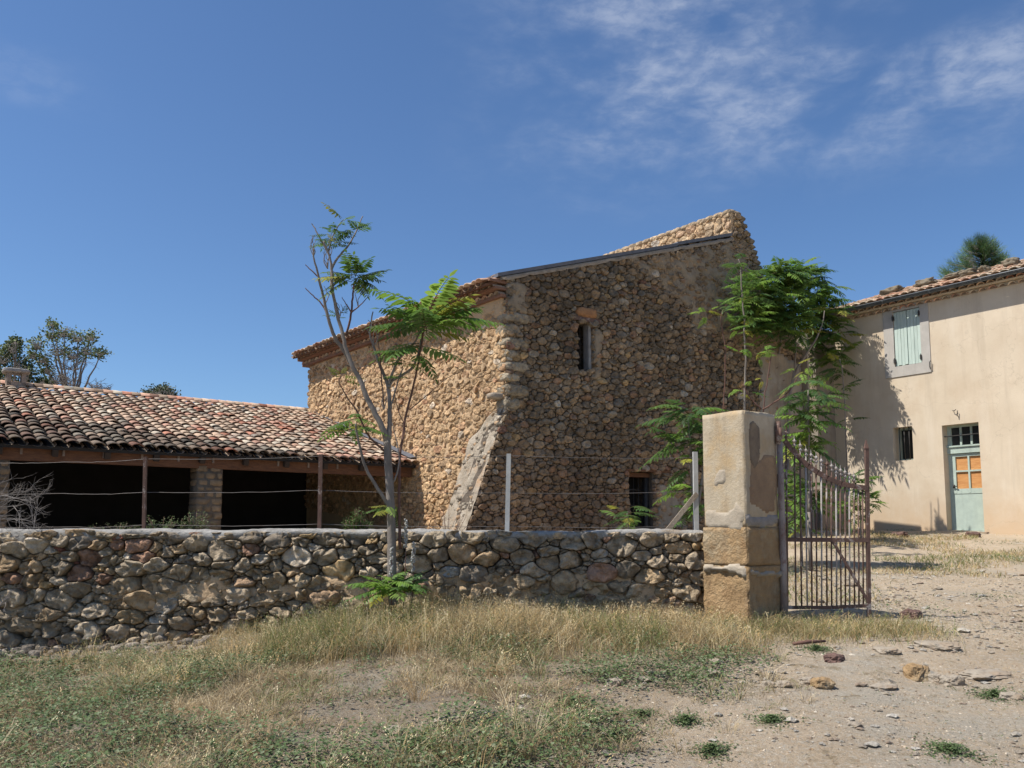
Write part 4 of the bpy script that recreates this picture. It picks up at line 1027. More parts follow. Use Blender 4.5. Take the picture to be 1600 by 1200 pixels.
# ================================================================== IRON GATE
YG = 8.98
gate = thing('iron_gate', 'rusty wrought iron gate leaf with twisted spear tips, hung open beside the pillar', 'gate', P(1290, 960, YG))
g = lambda px, py: P(px, py, YG)
railp = [(1226, 689), (1236, 702), (1249, 716), (1262, 728), (1277, 738), (1292, 747), (1314, 756), (1335, 760), (1355, 763)]
def rail_y(px):
    for (a, c_) in zip(railp, railp[1:]):
        if a[0] <= px <= c_[0]: return a[1] + (c_[1] - a[1]) * (px - a[0]) / (c_[0] - a[0])
    return railp[-1][1]
tips = [(1228, 667, 1), (1241, 680, 0), (1250, 687, 0), (1259, 695, 0), (1267, 702, 0), (1275, 706, 0), (1283, 711, 0), (1291.5, 716, 1), (1299, 719, 0), (1306, 723, 0), (1313, 726, 0), (1320, 729, 0), (1327, 732, 0), (1334, 735, 0)]
r = random.Random(8)
for k, (x, y, ru) in enumerate(tips + [(1341, 761, 2), (1347.5, 762, 2)]):
    bb_ = MB(); xb = x + (1.5 + r.uniform(-1, 1)) + (2 if k < 3 else 0)
    top = y + (12 if ru != 2 else 0)
    bb_.tube([g(x, top), g((x + xb) / 2 + r.uniform(-.5, .5), 845), g(xb, 948)], .0095, 6)
    bar = bb_.build('bar', M['rust'] if (k % 3 or ru) else M['flake'], gate)
    if ru != 2:
        ff = MB(); c0 = g(x, y + 7); R0 = []
        zt = g(x, y).z; zb0 = g(x, y + 20).z; H = zt - zb0; V = []; S = 4; n = 14
        for i in range(n + 1):
            f = i / n; rad = .006 + .017 * math.exp(-((f - .22) / .09) ** 2) + .019 * math.exp(-((f - .55) / .12) ** 2); rad *= (1 - f) ** .35 if f > .6 else 1
            for q in range(S):
                w = f * 5.5 + q * math.pi / 2; V.append((c0.x + math.cos(w) * rad, c0.y + math.sin(w) * rad, zb0 + H * f))
        ff.add(V, [(i * S + q, i * S + (q + 1) % S, (i + 1) * S + (q + 1) % S, (i + 1) * S + q) for i in range(n) for q in range(S)])
        ff.build('finial', M['rust'] if ru else M['flake'], bar, smooth=False)
def flat(pts, h, t_, name, m):
    bb_ = MB()
    for a, c_ in zip(pts, pts[1:]):
        a, c_ = g(*a), g(*c_); d = (c_ - a); L = d.length; d.normalize(); bb_.box((a + c_) / 2 + Vector((0, -.012, 0)), (L + .006, t_, h), (d, Vector((0, 1, 0)), d.cross(Vector((0, 1, 0)))))
    return bb_.build(name, m, gate, smooth=False)
flat(railp, .05, .016, 'top_rail', M['rust']); flat([(1226, 843), (1356, 844)], .045, .016, 'middle_rail', M['rust']); flat([(1300, 949), (1358, 946)], .035, .014, 'bottom_rail', M['rust'])
flat([(1228, 949), (1300, 949)], .035, .014, 'bottom_rail', M['rust'])
flat([(1299, 843), (1356, 940)], .028, .014, 'diagonal_brace', M['rust'])
b = MB(); b.box((g(1354, 701) + g(1358, 970)) / 2 + Vector((0, 0, 0)), (.036, .036, (g(1354, 701) - g(1358, 970)).length), ((g(1358, 970) - g(1354, 701)).normalized().cross(Vector((0, 1, 0))), Vector((0, 1, 0)), (g(1358, 970) - g(1354, 701)).normalized()))
tp = g(1353.5, 701); b.add([tuple(tp + Vector((dx * .022, dy * .022, 0))) for dx, dy in ((-1, -1), (1, -1), (1, 1), (-1, 1))] + [tuple(tp + UP * .11)], [(0, 1, 4), (1, 2, 4), (2, 3, 4), (3, 0, 4)])
b.build('end_post', M['rust'], gate, smooth=False)
b = MB(); b.tube([P(1216, 660, 8.94), P(1215, 672, 8.92), P(1216, 694, 8.92)], .03, 6); b.tube([P(1219, 668, 8.9), P(1219.5, 688, 8.9)], .02, 6); b.build('upper_hinge', M['rust'], gate)
b = MB(); b.tube([P(1218, 690, 8.93), P(1221, 780, 8.93), P(1224, 880, 8.92), P(1226, 985, 8.92)], [.030, .033, .036, .038], 10); b.build('hinge_post', mat('weathered hinge post', (.36, .31, .28), (.22, .17, .15), 9, 7, .85, .5, 40, stretch=(1, 1, .3), c3=(.18, .09, .07), s3=4, t3=(.55, .65)), gate)

# ================================================================== FENCE on the low wall
PG = 'posts of the wire fence on the low wall'
def post(px0, py0, px1, kind, label):
    Y = 9.52; a, c_ = P(px0, py0, Y), P(px1, 829, Y); c_.z = ltop - .05; d = (a - c_).normalized(); L = (a - c_).length; b = MB(); mid_ = (a + c_) / 2
    sx = d.cross(Vector((0, 1, 0))).normalized(); sy = d.cross(sx)
    if kind:
        b.box(mid_ + sx * .0, (.045, .006, L), (sx, sy, d)); b.box(mid_ - sx * .022 + sy * .02, (.006, .04, L), (sx, sy, d))
        m = M['rust']
    else:
        b.box(mid_, (.05, .05, L), (sx, sy, d)); m = M['galv']
    o = b.build('fence_post', m, None, c_, smooth=False); tag(o, label, 'post', PG); return a, c_
p1 = post(227, 714, 225, 1, 'rusty angle iron post on the low wall just left of the brick pier')
p2 = post(501, 710, 499, 1, 'rusty iron fence post on the low wall beside the green bush under the shed eave')
p3 = post(795, 709, 792, 0, 'pale leaning fence post on the low wall in front of the barn corner')
p4 = post(1086, 706, 1088, 0, 'pale fence post with a wooden prop, close to the gate pillar')
b = MB(); a = P(1089, 771, 9.5); c_ = P(1040, 830, 9.5); c_.z = ltop; d = (a - c_).normalized(); sx = d.cross(Vector((0, 1, 0))); b.box((a + c_) / 2, (.05, .03, (a - c_).length), (sx, Vector((0, 1, 0)), d))
tag(b.build('wooden_prop', mat('weathered plank', (.36, .30, .23), (.25, .2, .15), 8, 6, .9, .4, 30, stretch=(3, 3, .5)), None, c_, smooth=False), 'weathered wooden strut leaning diagonally against the pale post next to the gate pillar', 'strut')
for k, (ys, lab) in enumerate((((721, 722, 717, 713, 712, 715), 'top strand of the fence wire crossing in front of the shed beam'), ((769, 771, 769, 766, 770, 768), 'middle strand of the fence wire crossing the dark shed openings'), ((821, 823, 820, 819, 822, 822), 'lowest strand of the fence wire, just above the coping'))):
    xs_ = (-60, 100, 226, 500, 794, 1087); pts = []
    for (x0, y0), (x1, y1) in zip(zip(xs_, ys), list(zip(xs_, ys))[1:]):
        for i in range(12):
            f = i / 12; sag = 2.2 * math.sin(math.pi * f); pts.append(P(x0 + (x1 - x0) * f, y0 + (y1 - y0) * f + sag + .8 * nz(x0 + f * 9, k, 1, 1.2), 9.52))
    pts.append(P(1087, ys[-1], 9.52)); b = MB(); b.tube(pts, .0024, 4)
    tag(b.build('fence_wire', M['wire'], None, pts[0]), lab, 'wire', 'wires of the fence on the low wall')

# ================================================================== VEGETATION
GZf = GZ.copy()
def gzi(X, Y):
    X = np.asarray(X, float); Y = np.asarray(Y, float)
    i = np.clip(np.searchsorted(gx, X) - 1, 0, len(gx) - 2); j = np.clip(np.searchsorted(gy, Y) - 1, 0, len(gy) - 2)
    fx = (X - gx[i]) / (gx[i + 1] - gx[i]); fy = (Y - gy[j]) / (gy[j + 1] - gy[j])
    return (GZf[j, i] * (1 - fx) + GZf[j, i + 1] * fx) * (1 - fy) + (GZf[j + 1, i] * (1 - fx) + GZf[j + 1, i + 1] * fx) * fy
_lat = np.random.default_rng(5).random((256, 256))
def vn(X, Y, s, o=0):
    x = np.asarray(X) * s + 100.3 + o * 17.7; y = np.asarray(Y) * s + 77.1 + o * 31.3; i = np.floor(x).astype(int); j = np.floor(y).astype(int)
    fx = x - i; fy = y - j; fx = fx * fx * (3 - 2 * fx); fy = fy * fy * (3 - 2 * fy); L = lambda a, b_: _lat[a % 256, b_ % 256]
    return (L(i, j) * (1 - fx) + L(i + 1, j) * fx) * (1 - fy) + (L(i, j + 1) * (1 - fx) + L(i + 1, j + 1) * fx) * fy
def fbm(X, Y, s, o=0): return (vn(X, Y, s, o) + .5 * vn(X, Y, s * 2.1, o + 1) + .25 * vn(X, Y, s * 4.3, o + 2)) / 1.75

def leaflet(mb_v, mb_f, mb_c, p, d, side, L, w, col):
    n = len(mb_v); d = d.normalized(); nn = d.cross(side)
    m = p + d * L * .45
    mb_v += [tuple(p), tuple(p + d * L * .35 + side * w), tuple(m - nn * w * .35), tuple(p + d * L * .35 - side * w), tuple(p + d * L * .75 + side * w * .62 - UP * L * .04), tuple(p + d * L * .75 - side * w * .62 - UP * L * .04), tuple(p + d * L - UP * L * .12)]
    mb_f += [(n, n + 1, n + 2), (n, n + 2, n + 3), (n + 1, n + 4, n + 2), (n + 2, n + 5, n + 3), (n + 4, n + 6, n + 2), (n + 2, n + 6, n + 5)]
    mb_c += [col] * 7
def frond(mb, p, d, L, r, col, n=9, ll=.30, sag=.35, w=.16, stemc=None):
    """one pinnate leaf: a drooping midrib with paired leaflets"""
    d = d.normalized(); side = d.cross(UP)
    if side.length < .2: side = Vector((r.uniform(-1, 1), r.uniform(-1, 1), 0))
    side.normalize(); V = []; Fc = []; C = []; pts = []
    for i in range(7):
        t_ = i / 6; pts.append(p + d * L * t_ - UP * L * sag * t_ * t_)
    mb.tube(pts, [L * .010 * (1 - .6 * i / 6) for i in range(7)], 3, stemc or (.16, .15, .05), cap=False)
    for i in range(n):
        t_ = .16 + .84 * (i + .5) / n; q = p + d * L * t_ - UP * L * sag * t_ * t_; tg_ = (d - UP * 2 * sag * t_).normalized()
        l = L * ll * (math.sin(math.pi * (.18 + .72 * t_)) ** .7) * r.uniform(.85, 1.1)
        for s in (-1, 1):
            dd = side * s * .85 + tg_ * (.45 + r.uniform(-.1, .15)) - UP * r.uniform(.12, .42)
            c = col * r.uniform(.8, 1.2); leaflet(V, Fc, C, q, dd, (tg_ - dd.normalized() * tg_.dot(dd.normalized())).normalized(), l, l * w, tuple(c))
    leaflet(V, Fc, C, pts[-1], (d - UP * 2 * sag), side, L * ll * .8, L * ll * .13, tuple(col))
    mb.add(V, Fc, np.array(C))
GR = [np.array((.14, .25, .045)), np.array((.17, .29, .045)), np.array((.10, .19, .04)), np.array((.21, .32, .06))]
DK = [np.array((.065, .13, .035)), np.array((.085, .165, .04)), np.array((.12, .20, .045)), np.array((.075, .145, .035))]
YL = np.array((.30, .30, .05))
def cluster(mb, c, n, L, r, pal=GR, lo=-.1, hi=.9, bias=None, yel=.04, nl=9, sag=.35, spread=.04):
    ph = r.uniform(0, 6)
    for i in range(n):
        w = ph + 2.4 * i + r.uniform(-.4, .4); e = r.uniform(lo, hi); d = Vector((math.cos(w) * math.cos(e), math.sin(w) * math.cos(e), math.sin(e)))
        if bias: d = d + Vector(bias)
        col = (YL if r.random() < yel else r.choice(pal)) * r.uniform(.85, 1.15)
        frond(mb, c + Vector((r.uniform(-1, 1), r.uniform(-1, 1), r.uniform(-1, 1))) * spread, d, L * r.uniform(.65, 1.1), r, col, nl, sag=sag * r.uniform(.6, 1.4))
def stem(mb, pl_, Y, r0_, r1_, jit=.01, dY=None, sides=7, col=None):
    n = len(pl_); pts = []
    for i, (x, y) in enumerate(pl_):
        yy = Y + (dY * i / (n - 1) if dY else 0); pts.append(P(x, y, yy))
    # subdivide smoothly
    out = []; 
    for i in range(n - 1):
        p0 = pts[max(i - 1, 0)]; p1 = pts[i]; p2 = pts[i + 1]; p3 = pts[min(i + 2, n - 1)]
        for k in range(4):
            t_ = k / 4; out.append(.5 * ((2 * p1) + (p2 - p0) * t_ + (2 * p0 - 5 * p1 + 4 * p2 - p3) * t_ * t_ + (3 * p1 - p0 - 3 * p2 + p3) * t_ ** 3))
    out.append(pts[-1]); m = len(out)
    out = [p + Vector((nz(i * .7, Y, 1), nz(i * .7, Y, 5), 0)) * jit for i, p in enumerate(out)]
    mb.tube(out, [r0_ + (r1_ - r0_) * (i / (m - 1)) for i in range(m)], sides, col)

# ---- young tree in front of the low wall
R1 = random.Random(21); Y1 = 8.55
tb = P(615, 930, Y1); tb.z = gz(tb.x, tb.y)
yt = thing('young_tree', 'spindly young tree with feathery green leaves and bare twigs growing before the low wall', 'tree', tb)
b = MB()
stem(b, [(615, 945), (613, 900), (612, 850), (611, 800), (608, 750), (606, 710), (605, 690)], Y1, .048, .038, .006, sides=12)
stem(b, [(605, 692), (598, 668), (583, 640), (572, 618), (563, 595), (549, 568), (541, 545), (535, 520), (527, 490), (520, 455), (518, 420), (512, 393), (505, 377)], Y1, .031, .009, .01, -.2, 8)
stem(b, [(606, 692), (609, 670), (609, 635), (606, 602), (595, 575), (585, 545), (578, 520), (583, 487)], Y1, .028, .006, .008, .1, 8)
b.build('trunk', M['bark'], yt)
def branch(pl_, a, c_, m='bark', dy=0, y=None):
    b = MB(); stem(b, pl_, Y1 if y is None else y, a, c_, .008, dy or None, 6); return b.build('branch', M[m], yt)
branch([(549, 568), (536, 545), (523, 527), (513, 497), (504, 460), (498, 433), (491, 405), (490, 388)], .024, .006, dy=-.3)
branch([(518, 455), (519, 420), (532, 398), (545, 383), (557, 360), (567, 338)], .015, .005, dy=.2)
branch([(512, 393), (503, 377), (492, 357), (487, 349)], .012, .004, 'bark')
branch([(515, 500), (503, 475), (489, 462), (477, 450)], .01, .004, 'redbark')
branch([(498, 433), (484, 420), (477, 413)], .008, .003, 'redbark')
branch([(513, 393), (520, 370), (531, 350), (537, 343)], .009, .004)
branch([(541, 525), (549, 490), (551, 465), (553, 445)], .012, .008, 'redbark', dy=-.1)
branch([(549, 488), (541, 475), (534, 464)], .008, .003, 'redbark', y=8.4); branch([(549, 488), (563, 477), (575, 464)], .008, .003, 'redbark', y=8.4)
branch([(608, 605), (613, 595), (627, 587), (645, 574), (653, 553), (660, 527)], .018, .009, dy=.3)
branch([(607, 600), (620, 567), (634, 550), (648, 535), (658, 515), (662, 505)], .014, .007, dy=.25)
branch([(625, 858), (624, 800), (624, 755), (625, 710), (629, 683), (636, 642), (650, 587), (657, 547), (663, 510)], .017, .011, 'redbark', dy=.25)
branch([(607, 790), (591, 764), (571, 730), (563, 700), (558, 680), (556, 662)], .02, .008, 'bark', dy=-.25)
branch([(601, 705), (590, 695), (576, 681), (567, 663), (556, 640), (542, 620), (530, 597), (536, 585)], .013, .004, 'redbark', dy=-.2)
branch([(609, 640), (617, 615), (624, 590), (630, 575)], .01, .005); branch([(600, 635), (597, 600), (594, 560), (588, 520), (575, 500)], .008, .003, 'redbark')
branch([(628, 690), (633, 668), (622, 640), (616, 610)], .007, .003, 'redbark'); branch([(612, 756), (619, 745), (624, 720), (620, 690), (612, 660)], .010, .004)
branch([(640, 640), (665, 620), (700, 590), (725, 580)], .006, .002, 'redbark', dy=.2); branch([(583, 640), (567, 615), (572, 590)], .006, .002, 'redbark')
for k in range(30):
    tw = MB()
    x, y = R1.choice([(520, 450), (500, 430), (490, 400), (515, 400), (540, 545), (585, 540), (530, 500), (560, 480), (600, 640), (578, 520), (508, 475), (512, 420)]); q = [(x, y)]
    for _ in range(3): x += R1.uniform(-6, 5); y -= R1.uniform(6, 14); q.append((x, y))
    stem(tw, q, Y1 - .1, .005, .002, .004, None, 4); tw.build('twig', M['bark'], yt)
b = MB()
def cl_(px, py, n, Lp, pal=GR, Y=Y1, **kw):
    kw.setdefault('sag', .22); cluster(b, P(px, py, Y), n, Lp / 1337 * Y, R1, pal, **kw)
cl_(553, 436, 13, 62, DK, lo=-.5, hi=.9); cl_(553, 430, 5, 50, DK, lo=-.2, hi=.6, bias=(.8, 0, .1)); 
cl_(515, 372, 7, 34, DK, lo=-.3, hi=.8, nl=7); cl_(532, 382, 6, 34, DK, nl=7); cl_(557, 362, 6, 38, DK); cl_(537, 347, 6, 36, GR, nl=7); cl_(505, 380, 3, 26, DK, nl=6); cl_(522, 355, 4, 36, DK)
cl_(660, 508, 8, 98, GR, lo=-.1, hi=.85, spread=.05); cl_(664, 498, 6, 106, GR, lo=.0, hi=.6, spread=.05); cl_(655, 535, 4, 80, GR, lo=-.4, hi=.3); cl_(672, 520, 4, 88, GR, lo=-.2, hi=.4, bias=(.6, 0, 0)); cl_(650, 550, 3, 62, GR, lo=-.5, hi=.2); cl_(640, 500, 4, 70, GR); cl_(660, 500, 2, 105, GR, lo=.5, hi=.6, bias=(1.1, 0, .7), nl=12); cl_(690, 500, 3, 90, GR, lo=.0, hi=.3, bias=(1.5, 0, .2), nl=12)
cl_(533, 492, 4, 28, DK, nl=6); cl_(536, 590, 6, 30, [np.array((.16, .19, .04))], nl=6); cl_(556, 660, 8, 60, GR, lo=-.6, hi=.3, yel=.15); cl_(548, 675, 4, 45, GR, yel=.4)
cl_(630, 570, 7, 36, GR, nl=6); cl_(620, 590, 5, 30, GR, nl=6); cl_(608, 790, 7, 48, GR, lo=-.5, hi=.2, bias=(-.5, 0, 0), yel=.25)
b.build('crown', M['leaf'], yt)
b = MB()
for (px, py, n, L) in ((612, 925, 13, 62), (635, 920, 10, 52), (598, 918, 9, 50), (640, 968, 5, 42), (622, 975, 5, 40)): cluster(b, P(px, py, Y1 - .12), n, L / 1337 * Y1, R1, GR, 0, .8, yel=.1 if py < 950 else .5, nl=10)
b.build('basal_shoots', M['leaf'], yt)
# white seed stalks beside the trunk
for k, (x0, y0, x1, y1, Y, lab) in enumerate(((629, 905, 635, 812, 8.5, 'tall white seed stalk rising right of the young tree trunk, its tip above the coping'), (641, 900, 647, 848, 8.45, 'shorter white seed stalk below the coping, right of the young tree'), (611, 900, 612, 856, 8.4, 'white seed stalk against the trunk of the young tree'))):
    a = P(x0, y0, Y); a.z = gz(a.x, a.y); o = thing('seed_stalk', lab, 'dry flower', a, 'white seed stalks by the young tree'); b = MB(); c_ = P(x1, y1, Y); b.tube([a, (a + c_) / 2 + Vector((.01, 0, 0)), c_], [.006, .005, .003], 5); b.build('stem', M['redbark'], o)
    b = MB()
    for q in range(46):
        p = c_.lerp(a, .0 + .42 * q / 46 * (.6 if k == 0 else .8)) + Vector((R1.uniform(-1, 1), R1.uniform(-1, 1), 0)) * .014; block(b, p, (.016, .016, .022), ax3((1, R1.uniform(-1, 1))), q, np.array((.50, .48, .43)) * R1.uniform(.7, 1.1), .2, 2)
    b.build('seed_head', M['leafdull'], o)

# ---- trees and sprouting shrubs in the courtyard, between barn and house
def ctree(label, stems, clusters, Yb, name='courtyard_tree', cat='tree', pal=DK, seed=1, bark='bark', grp=None, r0_=.045, lo=-.3, hi=.8, yel=.04, deep=0):
    r = random.Random(seed); x, y = stems[0][0]; base = P(x, y, Yb); base.z = gz(base.x, base.y) if base.z > gz(base.x, base.y) - .2 else base.z
    o = thing(name, label, cat, base, grp); b = MB()
    for st in stems: stem(b, st, Yb, r0_, .010, .02, None, 6)
    g0 = MB(); p0 = P(*stems[0][0], Yb); g0_ = Vector((p0.x, p0.y, min(p0.z - .05, gz(p0.x, p0.y)) - .05)); b.tube([g0_, p0], [r0_ * 1.1, r0_], 7)
    b.build('trunk', M[bark], o); b = MB()
    for c_ in clusters:
        px, py, n, Lp = c_[:4]; dy = c_[4] if len(c_) > 4 else r.uniform(-.5, .5); pp_ = c_[5] if len(c_) > 5 else pal
        if deep:
            n = int(n * (1.9 if py < 520 else 1.2)); Lp *= 1.05
            if px > deep: dy = 21.6 + dy * .9 - Yb
            else:
                r_g = ray(px, 500); r_g = Vector((r_g.x, r_g.y)); kk = GAB.o.dot(GAB.n) / r_g.dot(GAB.n); dy = min(r_g.y * kk - .75, 20.4) - abs(dy) * .5 - Yb
        Y = Yb + dy; cluster(b, P(px, py, Y), n, Lp / 1337 * Y, r, pp_, lo, hi, yel=yel, nl=9, spread=.12)
    b.build('crown', M['leaf'], o); return o
MXD = DK + GR
ctree('tall leafy tree with several pale stems in front of the shaded courtyard wall',
      [[(1228, 800), (1232, 700), (1234, 620), (1243, 560), (1240, 500), (1245, 430)], [(1207, 800), (1209, 700), (1210, 620), (1216, 560), (1222, 500), (1215, 450)], [(1230, 650), (1240, 590), (1262, 550), (1280, 520), (1290, 480)]],
      [(1238, 428, 10, 44), (1255, 420, 9, 42), (1222, 425, 8, 40), (1270, 435, 8, 40), (1210, 455, 9, 40), (1240, 455, 10, 42, .3), (1265, 465, 10, 44), (1285, 465, 9, 42), (1225, 480, 9, 42), (1250, 490, 10, 42, -.4), (1280, 492, 10, 42), (1200, 490, 8, 40), (1300, 490, 8, 36),
       (1215, 515, 9, 38), (1245, 520, 9, 38), (1275, 515, 9, 40), (1195, 520, 6, 34), (1297, 525, 9, 36), (1235, 500, 8, 40), (1262, 440, 9, 42), (1190, 455, 7, 40), (1300, 550, 7, 36), (1312, 545, 6, 34), (1175, 480, 6, 36), (1222, 535, 6, 34), (1255, 540, 5, 34), (1318, 520, 4, 30), (1180, 510, 7, 34), (1292, 445, 5, 34), (1205, 432, 5, 36), (1185, 430, 5, 34), (1195, 470, 6, 36), (1215, 495, 6, 36), (1160, 470, 6, 34), (1172, 500, 7, 36), (1188, 505, 8, 38), (1165, 440, 5, 34), (1205, 470, 9, 40), (1230, 440, 8, 42), (1275, 560, 4, 34), (1300, 560, 5, 34), (1310, 580, 4, 30), (1285, 592, 4, 34), (1308, 555, 4, 30), (1290, 520, 7, 36), (1305, 500, 5, 34), (1270, 530, 6, 38), (1262, 500, 7, 40)],
      19.7, pal=MXD, seed=31, deep=1250)
ctree('slender tree with one pale stem rising behind the left edge of the gate pillar',
      [[(1162, 800), (1163, 700), (1163, 640), (1165, 560), (1161, 480), (1157, 420), (1154, 405)]],
      [(1157, 412, 6, 36), (1150, 440, 5, 32), (1165, 460, 7, 36), (1166, 500, 7, 34), (1160, 510, 4, 26), (1172, 440, 6, 36), (1163, 545, 5, 26), (1155, 480, 3, 28), (1163, 612, 5, 26, 0, GR), (1178, 470, 5, 34)],
      15.9, pal=GR[:3] + DK[:2], seed=32, r0_=.028, yel=.12)
ctree('thin sprig with one small bright leaf tuft against the upper gable', [[(1130, 800), (1128, 700), (1131, 620), (1133, 550), (1126, 500), (1135, 475)]], [(1134, 470, 4, 28, 0), (1105, 492, 8, 22, 0, GR), (1135, 490, 3, 24, 0)], 16.6, 'sapling', 'sapling', seed=33, r0_=.012, bark='redbark', yel=.2)
ctree('thin forked sapling with a small green tuft just above the gate pillar top', [[(1189, 800), (1190, 700), (1192, 640), (1200, 590), (1206, 555)], [(1190, 640), (1172, 620), (1160, 600)], [(1192, 640), (1230, 615), (1245, 590)]],
      [(1204, 548, 6, 26, 0), (1197, 556, 5, 24, 0), (1193, 590, 3, 18, 0, [YL]), (1250, 578, 5, 26, 0, [YL, GR[3]]), (1245, 600, 3, 20, 0, [YL])], 14.5, 'sapling', 'sapling', pal=GR, seed=34, r0_=.014, bark='redbark', yel=.1)
SH1 = 'broad leafy shrub with drooping leaves just left of the gate pillar'
ctree(SH1, [[(1085, 830), (1082, 760), (1078, 690), (1075, 650)], [(1085, 830), (1098, 740), (1100, 690)]],
      [(1078, 645, 14, 66, 0), (1076, 690, 12, 66, 0), (1092, 665, 10, 60, 0), (1085, 720, 9, 60, 0), (1070, 770, 8, 50, 0, GR), (1095, 790, 8, 48, 0, GR), (1075, 800, 6, 42, 0)], 13.0, 'shrub', 'shrub', pal=DK + [GR[0]], seed=35, r0_=.03)
ctree('small fern like shrub in front of the dark barn doorway', [[(983, 840), (982, 815), (981, 800)]], [(981, 803, 11, 44, 0), (985, 822, 7, 36, 0, GR)], 13.4, 'shrub', 'shrub', pal=DK, seed=36, r0_=.015, lo=-.2, hi=.7)
ctree('tall shrub with layered bright and dark leaves above the iron gate', [[(1264, 800), (1265, 740), (1264, 680), (1262, 610)]],
      [(1264, 605, 8, 52, 0), (1266, 622, 8, 58, 0), (1268, 645, 9, 62, 0, GR + DK), (1266, 668, 9, 60, 0, GR), (1270, 688, 8, 56, 0, GR + DK), (1262, 700, 6, 44, 0, GR), (1290, 630, 5, 50, 0), (1240, 640, 4, 46, 0)], 13.2, 'shrub', 'shrub', pal=DK, seed=37, r0_=.03, lo=-.4, hi=.5)
ctree('low bushy shrub seen through the left bars of the iron gate', [[(1252, 850), (1252, 800), (1252, 760)]], [(1250, 760, 11, 50, 0), (1240, 785, 11, 44, 0), (1262, 790, 11, 46, 0), (1275, 770, 8, 42, 0, DK), (1250, 815, 10, 40, 0), (1235, 740, 7, 40, 0, DK)], 13.6, 'shrub', 'shrub', pal=GR, seed=38, r0_=.02)
ctree('low bushy shrub behind the right end post of the iron gate', [[(1345, 840), (1344, 800), (1343, 770)]], [(1342, 760, 10, 40, 0, DK), (1350, 780, 9, 38, 0), (1330, 785, 8, 36, 0), (1362, 790, 5, 30, 0), (1340, 805, 8, 34, 0, DK), (1335, 745, 5, 34, 0, DK)], 17.5, 'shrub', 'shrub', pal=GR, seed=39, r0_=.02)
ctree('dark sapling against the beige house wall beside its left corner', [[(1330, 836), (1326, 760), (1322, 690), (1318, 600), (1312, 560)]], [(1318, 600, 5, 34, 0), (1312, 570, 6, 34, 0), (1322, 660, 3, 26, 0), (1310, 620, 3, 28, 0)], 19.6, 'sapling', 'sapling', seed=40, r0_=.018)

# ---- small leafy weeds standing behind the low wall
def weed(label, px, base_y, top_y, w, Y, n, seed, pal, size=.03, name='weed', cat='plant', grp=None, upr=.8):
    r = random.Random(seed); a = P(px, base_y, Y); o = thing(name, label, cat, (a.x, a.y, gz(a.x, a.y)), grp); H = (base_y - top_y) / 1337 * Y; Wd = w / 1337 * Y
    sb = MB(); V = []; Fc = []; C = []
    for k in range(n):
        x = r.uniform(-.5, .5) * Wd; hh = H * (1 - abs(x / Wd) * 1.3) * r.uniform(.6, 1); tip = a + Vector((x * 1.2, r.uniform(-.3, .3) * Wd, hh)); st_ = a + Vector((x * .5, 0, 0)); root = Vector((st_.x, st_.y, gz(st_.x, st_.y) - .02))
        sb.tube([root, st_, tip], [.005, .004, .002], 4)
        m = int(20 + 26 * hh / max(H, .01))
        for q in range(m):
            f = r.uniform(.02, 1); p = st_.lerp(tip, f); an = r.uniform(0, 6.28); d = Vector((math.cos(an), math.sin(an), upr * r.uniform(.2, 1.2))).normalized()
            L = size * r.uniform(.7, 1.5) * (1.25 - .6 * f); sd = d.cross(UP).normalized(); c = np.array(r.choice(pal)) * r.uniform(.75, 1.25)
            p = p + d * r.uniform(0, .05)
            leaflet(V, Fc, C, p, d, sd, L, L * .22, tuple(c))
    sb.build('stems', M['redbark'], o); b = MB(); b.add(V, Fc, np.array(C)); b.build('leaves', M['leafdull'], o); return o
SG = [(.13, .17, .07), (.17, .21, .09), (.10, .14, .055)]
weed('grey green weed clump just right of the first rusty post', 250, 834, 790, 44, 9.75, 13, 1, SG)
weed('thin upright weed between the weed clump and the brick pier', 282, 834, 795, 14, 9.75, 5, 2, SG)
weed('feathery weed leaning in front of the brick pier', 308, 834, 788, 46, 9.75, 13, 3, SG)
weed('row of tiny weeds at the dark shed opening left of the first rusty post', 185, 834, 812, 90, 9.75, 12, 4, SG, .018)
weed('dense round green bush behind the wall, right of the second rusty post', 557, 836, 789, 44, 9.9, 34, 5, [(.10, .17, .04), (.13, .21, .05), (.08, .13, .035)], .03, 'bush', 'bush')
weed('dry brown weed at the foot of the sunny barn buttress', 700, 838, 765, 60, 12.5, 14, 6, [(.30, .20, .11), (.25, .17, .10)], .02, upr=1)

# ---- bare grey shrub reaching in from the left
R2 = random.Random(44); bs0 = P(-70, 830, 8.9); bs0.z = gz(bs0.x, bs0.y)
shb = thing('bare_shrub', 'leafless grey thorny shrub reaching over the wall at the left edge', 'shrub', bs0); b = MB()
def grow(p, d, L, rad, depth):
    n = 5; pts = [p.copy()]
    for i in range(n):
        d = (d + Vector((R2.uniform(-1, 1), R2.uniform(-1, 1), R2.uniform(-1, 1))) * .22).normalized(); p = p + d * L / n; pts.append(p.copy())
        if depth > 0 and R2.random() < .75: grow(p, (d + Vector((R2.uniform(-1, 1), R2.uniform(-.8, .8), R2.uniform(-.9, .9))) * .8).normalized(), L * R2.uniform(.35, .65), rad * .6, depth - 1)
    b.tube(pts, [rad * (1 - .7 * i / n) for i in range(n + 1)], 4)
for k in range(6):
    st_ = P(-62 + R2.uniform(-15, 20), R2.uniform(760, 850), 8.9)
    grow(st_, Vector((R2.uniform(.6, 1), R2.uniform(-.2, .15), R2.uniform(-.30, .65))).normalized(), R2.uniform(.5, .8), .0065, 3)
for k in range(4): grow(bs0 + Vector((R2.uniform(-.1, .1), 0, 0)), Vector((R2.uniform(-.3, .3), R2.uniform(-.3, .1), 1)).normalized(), 1.25, .012, 3)
b.build('branches', mat('grey dead wood', (.27, .24, .215), (.17, .15, .135), 9, 5, .9), shb)

